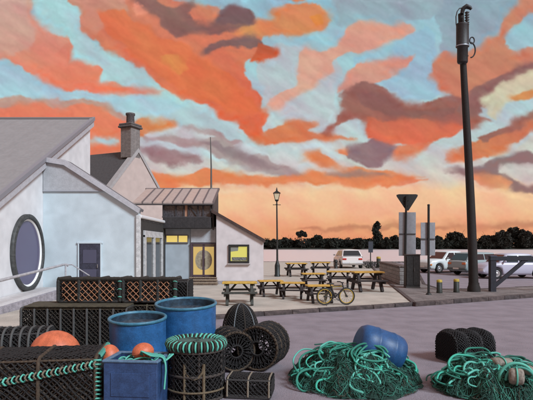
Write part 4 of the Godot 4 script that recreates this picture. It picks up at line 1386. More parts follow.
func build_barrier() -> void:
	var p := gp(492.5, 291.5, 0.12)
	var b := p
	var t := thing("timber_barrier", "dark navy timber barrier with a diagonal brace beside the utility pole", "barrier", p)
	var loc := func(x: float, y: float, z := 0.0) -> Vector3:
		return at(x, y, -b.z) - b + Vector3(0, 0, z)
	var k: float = -p.z / F
	var navy := M(0.024, 0.026, 0.042, 0.7, "grain", 0.7, 0.4)
	var st := ST()
	bar(st, Vector3(0, -0.03, 0), loc.call(492.5, 256.8), 6.0 * k, 0.2, 0.015)
	part("post", st, navy, t)
	st = ST()
	bar(st, loc.call(489.2, 258.6, 0.03), loc.call(560, 258.2, 0.03), 4.2 * k, 0.17, 0.012, Vector3.BACK)
	part("beam", st, navy, t)
	st = ST()
	bar(st, loc.call(494.0, 286.0, 0.045), loc.call(526.0, 259.0, 0.045), 3.8 * k, 0.09, 0.01, Vector3.BACK)
	part("brace", st, navy, t)
	st = ST()
	bar(st, Vector3(67.0 * k, -0.03, 0), loc.call(559.5, 256.8), 6.0 * k, 0.2, 0.015)
	part("post", st, navy, t)
	st = ST()
	box(st, loc.call(492.5, 256.2), Vector3(7.0 * k, 0.05, 0.26), 0.015)
	part("post_cap", st, M(0.05, 0.055, 0.085, 0.6), t)

# ---------- cars ----------
func lerp_list(pts: Array, x: float) -> float:
	if x <= pts[0][0]:
		return pts[0][1]
	for i in pts.size() - 1:
		if x <= pts[i + 1][0]:
			var f: float = (x - pts[i][0]) / (pts[i + 1][0] - pts[i][0])
			f = f * f * (3.0 - 2.0 * f) * 0.5 + f * 0.5
			return lerpf(pts[i][1], pts[i + 1][1], f)
	return pts[-1][1]

# c: L, W, deck (list of x, height), cab [front base, front top, rear top, rear base], roof height, belt, wheel radius, axles
func car(called: String, label: String, pos: Vector3, turn: float, c: Dictionary) -> void:
	var t := thing(called, label, "car", pos, turn)
	var L: float = c.L
	var W: float = c.W * 0.5
	var rw: float = c.rw
	var st := ST()
	st.set_smooth_group(0)
	var n := 64
	var rings := []
	for i in n + 1:
		var x := -L * 0.5 + L * i / n
		var e: float = abs(2.0 * x / L)
		var w: float = W * (1.0 - 0.10 * pow(e, 5.0))
		var yb := 0.22 + 0.10 * pow(e, 8.0)
		for ax in c.axles:
			var dx: float = abs(x - ax)
			var ra := rw + 0.065
			if dx < ra:
				yb = max(yb, rw + sqrt(ra * ra - dx * dx))
		var yt := lerp_list(c.deck, x) - 0.10 * pow(e, 14.0)
		yb = min(yb, yt - 0.12)
		var q := []
		for p in [[0.90, yb], [0.985, lerp(yb, yt, 0.18)], [1.0, lerp(yb, yt, 0.5)], [0.985, lerp(yb, yt, 0.78)], [0.955, yt - 0.035], [0.90, yt], [0.45, yt + 0.02], [0.0, yt + 0.028]]:
			q.append(Vector3(x, p[1], w * p[0]))
		var full := q.duplicate()
		for k in range(q.size() - 2, -1, -1):
			full.append(q[k] * Vector3(1, 1, -1))
		rings.append(full)
	for i in n:
		for k in rings[i].size():
			var k2: int = (k + 1) % rings[i].size()
			quad(st, rings[i][k], rings[i][k2], rings[i + 1][k2], rings[i + 1][k])
	st.set_smooth_group(-1)
	for r in [rings[0], rings[n]]:
		for k in range(1, r.size() - 1):
			tri(st, r[0], r[k], r[k + 1])
	part("body", st, c.paint, t)
	# cabin
	var cab: Array = c.cab
	var belt: float = c.belt
	var top: float = c.roof
	var hh := func(x: float) -> float:
		if x > cab[1]:
			return lerpf(belt, top, clampf((cab[0] - x) / (cab[0] - cab[1]), 0, 1))
		if x < cab[2]:
			return lerpf(belt, top, clampf((x - cab[3]) / (cab[2] - cab[3]), 0, 1))
		return top + 0.03 * sin(PI * (x - cab[2]) / (cab[1] - cab[2]))
	var wat := func(y: float) -> float:
		return W * lerpf(0.915, 0.74, clampf((y - belt) / (top - belt), 0.0, 1.0))
	st = ST()
	st.set_smooth_group(0)
	rings = []
	var m2 := 30
	for i in m2 + 1:
		var x: float = lerpf(cab[3], cab[0], float(i) / m2)
		var h: float = hh.call(x)
		var y1: float = max(belt, h - 0.07)
		var q := [Vector3(x, belt - 0.08, wat.call(belt)), Vector3(x, belt, wat.call(belt)), Vector3(x, y1, wat.call(y1)), Vector3(x, h - 0.015, wat.call(h) * 0.95), Vector3(x, h + 0.01, wat.call(h) * 0.55), Vector3(x, h + 0.016, 0)]
		var full := q.duplicate()
		for k in range(q.size() - 2, -1, -1):
			full.append(q[k] * Vector3(1, 1, -1))
		rings.append(full)
	for i in m2:
		for k in rings[i].size() - 1:
			quad(st, rings[i][k], rings[i][k + 1], rings[i + 1][k + 1], rings[i + 1][k])
	var cabin := part("roof", st, c.paint, t)
	# glass
	var glass := M(0.025, 0.03, 0.034, 0.08)
	var yl := belt + 0.03
	var yh := top - 0.09
	var fx := func(y: float) -> float: return lerpf(cab[0], cab[1], (y - belt) / (top - belt))
	var bx := func(y: float) -> float: return lerpf(cab[3], cab[2], (y - belt) / (top - belt))
	var mid: float = (cab[1] + cab[2]) * 0.5 + 0.08
	for s in [-1.0, 1.0]:
		var sets := [[mid + 0.04, -1.0, 0.10], [-1.0, mid - 0.04, 0.12]]
		for k in 2:
			st = ST()
			var pts := []
			var f0: float = fx.call(yl) - 0.16
			var f1: float = fx.call(yh) - 0.10
			var r0: float = bx.call(yl) + 0.14
			var r1: float = bx.call(yh) + 0.10
			var xs: Array = [[mid + 0.04, f0, f1, mid + 0.04], [r0, mid - 0.04, mid - 0.04, r1]][k]
			var ys := [yl, yl, yh, yh]
			for j in 4:
				pts.append(Vector3(xs[j], ys[j], s * (wat.call(ys[j]) + 0.012)))
			prism(st, pts, Vector3(0, 0, -0.008 * s))
			part("side_window", st, glass, cabin)
	for e in 2:
		st = ST()
		var pts := []
		for j in 4:
			var y: float = [yl, yl, yh + 0.02, yh + 0.02][j]
			var x: float = (fx if e == 0 else bx).call(y)
			var off := 0.02 if e == 0 else -0.02
			pts.append(Vector3(x + off, y + 0.02, [-1.0, 1.0, 1.0, -1.0][j] * (wat.call(y) - 0.10)))
		prism(st, pts, Vector3(-0.006 if e == 0 else 0.006, 0, 0))
		part("windscreen" if e == 0 else "rear_window", st, glass, cabin)
	# wheels
	var rubber := M(0.016, 0.016, 0.016, 0.85)
	for ax in c.axles:
		for s in [-1.0, 1.0]:
			var xf := Transform3D(Basis(Vector3(1, 0, 0), Vector3(0, 0, s), Vector3(0, -s, 0)), Vector3(ax, rw, s * (W - 0.2)))
			st = ST()
			lathe(st, [Vector2(rw * 0.62, 0), Vector2(rw * 0.95, 0), Vector2(rw, 0.03), Vector2(rw, 0.15), Vector2(rw * 0.94, 0.185), Vector2(rw * 0.66, 0.18), Vector2(rw * 0.6, 0.15)], 28, xf)
			var wh := part("wheel", st, rubber, t)
			st = ST()
			lathe(st, [Vector2(rw * 0.64, 0.15), Vector2(rw * 0.6, 0.172), Vector2(rw * 0.5, 0.15), Vector2(rw * 0.2, 0.165), Vector2(rw * 0.12, 0.18), Vector2(0, 0.183)], 24, xf)
			part("rim", st, M(0.45, 0.46, 0.47, 0.3, "", 1.0, 0.0, 0.7), wh)
	# bumpers, lamps, plates
	var yb0: float = 0.42
	for s in [-1.0, 1.0]:
		st = ST()
		box(st, Vector3(s * (L * 0.5 - 0.01), yb0, 0), Vector3(0.14, 0.14, W * 1.86), 0.04)
		part("bumper", st, c.bumper, t)
		st = ST()
		box(st, Vector3(s * (L * 0.5 + 0.066), yb0 + 0.02, 0), Vector3(0.012, 0.1, 0.48), 0.0)
		part("number_plate", st, M(0.62, 0.62, 0.58, 0.5), t)
		for z in [-1.0, 1.0]:
			st = ST()
			var y: float = c.deck[0 if s < 0 else -1][1] - 0.2
			box(st, Vector3(s * (L * 0.5 + 0.0), y, z * W * 0.7), Vector3(0.07, 0.13, 0.3), 0.03)
			part("tail_lamp" if s < 0 else "headlamp", st, c.tail if s < 0 else M(0.62, 0.63, 0.6, 0.15), t)
			if s > 0 and c.has("amber"):
				st = ST()
				box(st, Vector3(L * 0.5 - 0.06, y - 0.02, z * W * 0.915), Vector3(0.12, 0.11, 0.1), 0.02)
				part("indicator", st, M(0.62, 0.20, 0.03, 0.3), t)
	for z in [-1.0, 1.0]:
		st = ST()
		box(st, Vector3(cab[0] - 0.28, belt + 0.08, z * (W + 0.06)), Vector3(0.1, 0.12, 0.16), 0.03)
		part("wing_mirror", st, c.bumper, t)
		st = ST()
		for x in [mid - 0.12, cab[2] - 0.1]:
			box(st, Vector3(x, belt - 0.1, z * (W * 1.0 + 0.004)), Vector3(0.14, 0.03, 0.03), 0.008)
		part("door_handle", st, M(0.3, 0.3, 0.3, 0.3, "", 1.0, 0.0, 0.6), t)

func build_cars() -> void:
	var red := M(0.45, 0.03, 0.02, 0.25)
	var orange := M(0.6, 0.16, 0.05, 0.25)
	var white := M(0.70, 0.68, 0.66, 0.25)
	var blk := M(0.03, 0.03, 0.03, 0.6)
	var p := gp(351, 268.5, 0.1)
	car("hatchback", "white hatchback with red tail lamps parked by the water", p + Vector3(0, 0, -1.7), PI * 0.5 + 0.05, {"L": 3.7, "W": 1.75, "deck": [[-1.85, 0.92], [-1.6, 0.95], [0.6, 0.95], [1.2, 0.86], [1.85, 0.66]], "cab": [1.0, 0.35, -1.3, -1.78], "belt": 0.93, "roof": 1.42, "rw": 0.3, "axles": [-1.15, 1.2], "paint": white, "bumper": M(0.5, 0.5, 0.5, 0.5), "tail": red})
	p = gp(446, 272.3)
	car("saloon", "white classic saloon with amber indicators parked side-on near the sign panel", p, PI + 0.42, {"L": 4.1, "W": 1.66, "deck": [[-2.05, 0.86], [-1.9, 0.92], [-1.0, 0.95], [0.8, 0.95], [1.9, 0.87], [2.05, 0.8]], "cab": [0.95, 0.35, -0.75, -1.35], "belt": 0.93, "roof": 1.46, "rw": 0.3, "axles": [-1.25, 1.3], "paint": M(0.60, 0.66, 0.66, 0.3), "bumper": M(0.35, 0.40, 0.40, 0.35, "", 1.0, 0.0, 0.5), "tail": red, "amber": true})
	p = gp(481, 274.6)
	car("estate_car", "pale grey green estate car parked behind the utility pole", p, 0.42, {"L": 4.1, "W": 1.7, "deck": [[-2.05, 0.95], [-1.9, 0.98], [0.7, 0.98], [1.7, 0.88], [2.05, 0.74]], "cab": [1.0, 0.4, -1.5, -1.95], "belt": 0.92, "roof": 1.42, "rw": 0.31, "axles": [-1.25, 1.3], "paint": M(0.27, 0.335, 0.345, 0.3), "bumper": M(0.08, 0.11, 0.11, 0.5), "tail": orange})
	p = gp(510, 278.0)
	car("lilac_car", "pale lilac blue car parked behind the timber barrier", p, PI + 0.10, {"L": 4.0, "W": 1.7, "deck": [[-2.0, 0.82], [-1.85, 0.88], [-1.0, 0.92], [0.9, 0.92], [1.7, 0.82], [2.0, 0.68]], "cab": [1.1, 0.55, -0.85, -1.5], "belt": 0.90, "roof": 1.40, "rw": 0.3, "axles": [-1.2, 1.25], "paint": M(0.46, 0.465, 0.56, 0.3), "bumper": M(0.4, 0.4, 0.5, 0.5), "tail": red})

# ---------- creels, tubs, ropes ----------
func net_lines(st: SurfaceTool, f: Callable, ul: float, vl: float, sp: float, r: float) -> void:
	var step := sp * 1.4142
	for fam in 2:
		var c := -vl + step * 0.37
		while c < ul:
			var pts := []
			var v0: float = max(0.0, -c)
			var v1: float = min(vl, ul - c)
			if v1 - v0 > 0.03:
				var n: int = max(2, int(ceil((v1 - v0) / (sp * 1.1))) + 1)
				for i in n:
					var v: float = lerpf(v0, v1, float(i) / (n - 1))
					var u := c + v
					pts.append(f.call(u if fam == 0 else ul - u, v))
				tube(st, pts, r, 3, false)
			c += step

func net_cap(st: SurfaceTool, poly: PackedVector2Array, x: float, sp: float, r: float) -> void:
	var lo := Vector2(1e9, 1e9)
	var hi := -lo
	for p in poly:
		lo = lo.min(p); hi = hi.max(p)
	var step := sp * 1.4142
	for fam in 2:
		var c := lo.x - (hi.y - lo.y)
		while c < hi.x + (hi.y - lo.y):
			var run := []
			var y := lo.y
			while y <= hi.y + 0.001:
				var px := c + (y - lo.y) if fam == 0 else c - (y - lo.y) + (hi.y - lo.y)
				if Geometry2D.is_point_in_polygon(Vector2(px, y), poly):
					run.append(Vector3(x, y, px))
				elif run.size() > 1:
					tube(st, run, r, 3, false); run = []
				else:
					run = []
				y += sp * 0.35
			if run.size() > 1:
				tube(st, run, r, 3, false)
			c += step

func path_at(path: Array, cum: Array, u: float) -> Vector2:
	for i in path.size() - 1:
		if u <= cum[i + 1]:
			return path[i].lerp(path[i + 1], (u - cum[i]) / max(cum[i + 1] - cum[i], 1e-6))
	return path[-1]

# rope wound round a path
func wind(st: SurfaceTool, path: Array, R: float, gap: float, r: float, every := 1, first := 0) -> void:
	var k := 0
	for i in path.size() - 1:
		var a: Vector3 = path[i]
		var b: Vector3 = path[i + 1]
		var L := a.distance_to(b)
		var d := (b - a).normalized()
		var s := d.cross(Vector3.UP if abs(d.y) < 0.9 else Vector3.RIGHT).normalized()
		var w := d.cross(s)
		var x := 0.0
		while x < L:
			if k % every == first:
				var pts := []
				for j in 9:
					var t := TAU * j / 8.0
					pts.append(a + d * (x + gap * (0.25 + 0.9 * sin(t * 0.5)) * 0.8) + (s * cos(t) + w * sin(t)) * R)
				tube(st, pts, r * rng.randf_range(0.8, 1.15), 5, false)
			k += 1
			x += gap

# D shaped or boxy creel; length along x. o: L, D, H, round, hoops, net, sp, r, frame, lacing
func creel(label: String, pos: Vector3, turn: float, o: Dictionary) -> Node3D:
	var t := thing("creel", label, "creel", pos, turn, o.get("group", "creels on the quay"))
	var L: float = o.L
	var D: float = o.D
	var H: float = o.H
	var rd: float = o.get("round", 0.12)
	var path: Array = []
	path.append(Vector2(D * 0.5, 0.03))
	var na := 7
	for i in na:
		var a := PI * 0.5 * i / (na - 1)
		path.append(Vector2(D * 0.5 - rd + rd * cos(a), H - rd + rd * sin(a)))
	for i in na:
		var a := PI * 0.5 + PI * 0.5 * i / (na - 1)
		path.append(Vector2(-D * 0.5 + rd + rd * cos(a), H - rd + rd * sin(a)))
	path.append(Vector2(-D * 0.5, 0.03))
	var cum := [0.0]
	for i in path.size() - 1:
		cum.append(cum[-1] + path[i].distance_to(path[i + 1]))
	var frame: Material = o.frame
	var hoops: int = o.get("hoops", 3)
	var bulge: float = o.get("bulge", 0.0)
	# base with slats
	var st := ST()
	for z in [-1.0, 1.0]:
		box(st, Vector3(0, 0.03, z * (D * 0.5 - 0.02)), Vector3(L, 0.05, 0.045), 0.008)
	for x in [-1.0, 1.0]:
		box(st, Vector3(x * (L * 0.5 - 0.02), 0.032, 0), Vector3(0.045, 0.05, D - 0.09), 0.008)
	var base := part("base_frame", st, frame, t)
	for i in int(D / 0.11):
		st = ST()
		box(st, Vector3(0, 0.025, -D * 0.5 + 0.09 + i * 0.11), Vector3(L - 0.02, 0.02, 0.06), 0.004)
		part("slat", st, frame, base)
	for k in hoops:
		st = ST()
		var x := lerpf(-L * 0.5 + 0.02, L * 0.5 - 0.02, float(k) / (hoops - 1))
		var pts := []
		for p in path:
			pts.append(Vector3(x, p.y, p.x))
		tube(st, pts, o.get("hr", 0.018), 7)
		part("hoop", st, o.get("hoop", frame), t)
	st = ST()
	for z in [-1.0, 1.0]:
		tube(st, [Vector3(-L * 0.5, H - rd * 0.3, z * (D * 0.5 - rd * 0.3)), Vector3(L * 0.5, H - rd * 0.3, z * (D * 0.5 - rd * 0.3))], 0.015, 6)
	part("rail", st, frame, t)
	var nz := FastNoiseLite.new()
	nz.seed = int(pos.x * 100.0) + 50
	nz.frequency = 1.6
	var surf := func(u: float, v: float, k: float) -> Vector3:
		u += 0.028 * nz.get_noise_2d(u * 3.0 + 11.0, v * 3.0)
		v = clampf(v + 0.028 * nz.get_noise_2d(u * 3.0, v * 3.0 + 60.0), 0.0, L)
		var p := path_at(path, cum, clampf(u, 0.0, cum[-1]))
		var c := Vector2(0, H * 0.45)
		var seg := fmod(v / L * (hoops - 1), 1.0)
		var q := c + (p - c) * (k + bulge * sin(PI * seg) - 0.07 * absf(nz.get_noise_2d(u * 2.4, v * 2.4)))
		return Vector3(-L * 0.5 + v, max(q.y, 0.02), q.x)
	var poly := PackedVector2Array()
	for p in path:
		poly.append(p)
	st = ST()
	net_lines(st, func(u, v): return surf.call(u, v, 1.015), cum[-1], L, o.sp, o.r)
	for x in [-1.0, 1.0]:
		net_cap(st, poly, x * (L * 0.5 + 0.004), o.sp, o.r)
	part("netting", st, o.net, t)
	for layer in o.get("inner", 1):
		st = ST()
		var kk: float = 0.95 - 0.12 * layer
		net_lines(st, func(u, v): return surf.call(u, v, kk), cum[-1], L, o.sp * 0.82, o.r * 1.15)
		part("inner_netting", st, o.net2 if o.has("net2") else o.net, t)
	# parlour wall and entrance funnel inside
	st = ST()
	for x in [-0.2, 0.2]:
		net_cap(st, poly, x * L, o.sp * 0.8, o.r)
	lathe(st, [Vector2(D * 0.30, 0.0), Vector2(D * 0.22, L * 0.12), Vector2(D * 0.14, L * 0.25)], 14, Transform3D(Basis(Vector3(0, 1, 0), Vector3(1, 0, 0), Vector3(0, 0, 1)), Vector3(-L * 0.46, H * 0.5, 0)))
	part("funnel", st, o.net2 if o.has("net2") else o.net, t)
	for w in o.get("lacing", []):
		st = ST()
		wind(st, w[0], w[1], w[2], w[3], w[4], w[5])
		part("lacing", st, w[6], t)
	return t

func drum_creel(label: String, pos: Vector3, turn: float, R: float, L: float, upright: bool, net: Material, frame: Material, sp := 0.055, r := 0.006) -> Node3D:
	var t := thing("creel", label, "creel", pos, turn, "creels on the quay")
	var mp := func(a: float, v: float, rr: float) -> Vector3:
		return Vector3(cos(a) * rr, v, sin(a) * rr) if upright else Vector3(cos(a) * rr, R + sin(a) * rr, v - L * 0.5)
	var n := 4 if not upright else 3
	for k in n:
		var st := ST()
		var pts := []
		for i in 30:
			pts.append(mp.call(TAU * i / 30.0, lerpf(0.02, L - 0.02, float(k) / (n - 1)), R - 0.015))
		tube(st, pts, 0.02, 7, false, true)
		part("hoop", st, frame, t)
	var st2 := ST()
	for i in 6:
		var a := TAU * i / 6.0 + 0.3
		tube(st2, [mp.call(a, 0.0, R - 0.02), mp.call(a, L, R - 0.02)], 0.014, 6)
	part("frame_bars", st2, frame, t)
	var nz := FastNoiseLite.new()
	nz.seed = int(pos.x * 57.0) + 9
	nz.frequency = 2.0
	for layer in 3:
		st2 = ST()
		var kk: float = [1.0, 0.86, 0.7][layer]
		net_lines(st2, func(u, v): return mp.call(u / R, v, R * kk - 0.025 * absf(nz.get_noise_2d(u * 2.0, v * 2.0))), TAU * R, L, sp * (1.0 - 0.1 * layer), r * (1.0 + 0.2 * layer))
		part("netting" if layer == 0 else "inner_netting", st2, net, t)
	# netted ends with a ring for the eye
	st2 = ST()
	for v in [0.01, L * 0.5, L - 0.01]:
		for i in 22:
			var a := TAU * i / 22.0
			tube(st2, [mp.call(a, v, R * 0.98), mp.call(a + 0.2, v, R * 0.62), mp.call(a + 0.05, v, R * 0.3)], r, 3, false)
			tube(st2, [mp.call(a, v, R * 0.98), mp.call(a - 0.2, v, R * 0.62), mp.call(a - 0.05, v, R * 0.3)], r, 3, false)
		var ring := []
		for i in 20:
			ring.append(mp.call(TAU * i / 20.0, v, R * 0.3))
		tube(st2, ring, 0.012, 6, false, true)
	part("end_netting", st2, net, t)
	return t

func rope_heap(called: String, label: String, c: Vector3, rx: float, rz: float, H: float, sd: int, strands: int, loops: int) -> Callable:
	var t := thing(called, label, "fishing net", c)
	var nz := FastNoiseLite.new()
	nz.seed = sd
	nz.frequency = 1.5
	nz.fractal_octaves = 4
	var r := RandomNumberGenerator.new()
	r.seed = sd
	var hgt := func(x: float, z: float) -> float:
		var q := Vector2(x / rx, z / rz)
		var edge := 1.0 + 0.22 * nz.get_noise_2d(q.angle() * 0.9 + 20.0, 3.0)
		var k: float = clampf(1.0 - pow(q.length() / edge, 2.6), 0.0, 1.0)
		return H * pow(k, 0.8) * (0.86 + 0.42 * nz.get_noise_2d(x * 1.1, z * 1.1)) + 0.02 * k
	var st := ST()
	st.set_smooth_group(0)
	var n := 70
	var m := 34
	var P := func(i: int, j: int) -> Vector3:
		var a := TAU * i / n
		var f := 1.22 * j / m
		var x: float = cos(a) * rx * f
		var z: float = sin(a) * rz * f
		var y: float = hgt.call(x, z)
		return Vector3(x, -0.03 if y <= 0.004 else max(y + 0.05 * nz.get_noise_2d(x * 9.0, z * 9.0) * clampf(y * 6.0, 0.0, 1.0), 0.0) + 0.004, z)
	for j in m:
		for i in n:
			if j == 0:
				tri(st, P.call(i, 0), P.call(i, 1), P.call(i + 1, 1))
			else:
				quad(st, P.call(i, j), P.call(i, j + 1), P.call(i + 1, j + 1), P.call(i + 1, j))
	part("net_mass", st, M(0.016, 0.06, 0.045, 0.95, "patch", 0.25, 0.8), t)
	# loose twine, dark and mid green
	var mats := [M(0.024, 0.12, 0.088, 0.85), M(0.015, 0.055, 0.042, 0.9), M(0.04, 0.20, 0.145, 0.8), M(0.05, 0.05, 0.035, 0.9)]
	for kind in 4:
		st = ST()
		for s in int(strands * [0.3, 0.5, 0.1, 0.1][kind]):
			var a := r.randf() * TAU
			var f := sqrt(r.randf()) * 1.0
			var p := Vector2(cos(a) * rx * f, sin(a) * rz * f)
			var h := r.randf() * TAU
			var cv := r.randf_range(3.0, 16.0) * (1.0 if r.randf() < 0.5 else -1.0)
			var lift := r.randf_range(0.004, 0.045)
			var pts := []
			for i in 11:
				pts.append(Vector3(p.x, max(hgt.call(p.x, p.y), 0.005) + lift * sin(PI * i / 10.0) + 0.006, p.y))
				h += cv * 0.05 + r.randf_range(-0.25, 0.25)
				p += Vector2(cos(h), sin(h)) * 0.045
				var q := Vector2(p.x / rx, p.y / rz)
				if q.length() > 1.08:
					p = Vector2(q.x * rx, q.y * rz) / q.length() * 1.06
					h += 1.6
			tube(st, pts, r.randf_range(0.003, 0.0065), 4, false)
		var o := part("twine", st, mats[kind], t)
		stuff(o)
	# knotted net draped over the heap in folds
	st = ST()
	net_lines(st, func(u, v):
		var fx: float = (u / (2.0 * rx) - 0.5) * 2.0
		var fz: float = (v / (2.0 * rz) - 0.5) * 2.0
		var q := Vector2(fx * sqrt(1.0 - fz * fz * 0.5) * rx, fz * sqrt(1.0 - fx * fx * 0.5) * rz)
		q += Vector2(nz.get_noise_2d(q.x * 3.0 + 7.0, q.y * 3.0), nz.get_noise_2d(q.x * 3.0, q.y * 3.0 + 40.0)) * 0.12
		return Vector3(q.x, max(hgt.call(q.x, q.y), 0.004) + 0.012 + 0.03 * absf(nz.get_noise_2d(q.x * 8.0, q.y * 8.0)), q.y), 2.0 * rx, 2.0 * rz, 0.045, 0.0045)
	part("net_mesh", st, M(0.024, 0.125, 0.09, 0.85), t)
	# bright rope loops lying on top
	for s in loops:
		var a := r.randf() * TAU
		var f := sqrt(r.randf()) * 0.86
		var c2 := Vector2(cos(a) * rx * f, sin(a) * rz * f * 0.75 + rz * 0.22)
		var rr := r.randf_range(0.08, 0.21)
		var e := r.randf_range(0.55, 1.0)
		var a0 := r.randf_range(-0.9, 0.9)
		var span := r.randf_range(2.4, 5.0)
		var tip := r.randf_range(0.25, 0.8)
		var pts := []
		for i in 18:
			var tt := a0 + span * i / 17.0
			var q := Vector2(cos(tt) * rr, sin(tt) * rr * e) * (1.0 + 0.25 * i / 17.0)
			var up := q.y * tip
			var fl := c2 + Vector2(q.x, -q.y * sqrt(1.0 - tip * tip))
			pts.append(Vector3(fl.x, max(max(hgt.call(fl.x, fl.y), 0.0) + 0.016, hgt.call(c2.x, c2.y) + up + 0.01) + 0.006 * sin(i * 0.9 + s), fl.y))
		st = ST()
		tube(st, pts, r.randf_range(0.009, 0.0165), 7)
		part("rope_loop", st, [M(0.045, 0.40, 0.285, 0.75), M(0.022, 0.19, 0.135, 0.8), M(0.10, 0.44, 0.35, 0.7), M(0.016, 0.10, 0.075, 0.8), M(0.03, 0.22, 0.16, 0.75)][s % 5], t)
	return hgt

func buoy(label: String, c: Vector3, r: float, squash: Vector3, tilt: float, group := "orange floats") -> void:
	var t := thing("buoy", label, "buoy", c - Vector3(0, r * squash.y, 0), 0.0, group)
	var st := ST()
	var prof := []
	for i in 17:
		var a := -PI * 0.5 + PI * i / 16.0
		prof.append(Vector2(cos(a) * r * (1.0 - 0.03 * sin(a)) if i > 0 and i < 16 else 0.0, sin(a) * r))
	var bs := Basis(Vector3(0, 0, 1), tilt) * Basis.from_scale(squash)
	lathe(st, prof, 28, Transform3D(bs, Vector3(0, r * squash.y, 0)))
	part("float", st, M(0.80, 0.20, 0.09, 0.5, "mottle", 0.35, 0.2), t)
	st = ST()
	tube(st, ring_pts(Vector3(0, r * squash.y, 0), bs * Vector3(r * 1.0, 0, 0), bs * Vector3(0, 0, r * 1.0), 28), r * 0.025, 6, false, true)
	part("seam", st, M(0.62, 0.17, 0.09, 0.6), t)

func tub(label: String, c: Vector3, R: float, H: float, tilt: float) -> void:
	var t := thing("tub", label, "tub", c, 0.0, "blue tubs")
	t.rotation.x = tilt
	var blue := M(0.026, 0.145, 0.37, 0.45, "mottle", 0.6, 0.25)
	var st := ST()
	lathe(st, [Vector2(0, 0.0), Vector2(R * 0.9, 0.0), Vector2(R * 0.96, 0.03), Vector2(R * 0.985, H * 0.3), Vector2(R, H * 0.34), Vector2(R, H * 0.38), Vector2(R * 0.985, H * 0.41), Vector2(R, H * 0.93), Vector2(R, H - 0.03)], 56)
	part("body", st, blue, t)
	st = ST()
	lathe(st, [Vector2(R, H - 0.045), Vector2(R + 0.016, H - 0.035), Vector2(R + 0.018, H - 0.012), Vector2(R + 0.008, H), Vector2(R - 0.016, H), Vector2(R - 0.026, H - 0.012), Vector2(R - 0.026, H - 0.05)], 56)
	part("rim", st, M(0.06, 0.24, 0.36, 0.4, "mottle", 0.4), t)
	st = ST()
	lathe(st, [Vector2(R - 0.027, H - 0.03), Vector2(R - 0.035, 0.03), Vector2(0, 0.025)], 56)
	part("lining", st, M(0.035, 0.08, 0.13, 0.5, "patch", 0.6), t)
	# water standing in the tub
	st = ST()
	lathe(st, [Vector2(R - 0.034, H * 0.86), Vector2(R * 0.5, H * 0.862), Vector2(0, H * 0.862)], 48)
	part("contents", st, M(0.10, 0.12, 0.15, 0.35, "patch", 0.5, 0.4), t)

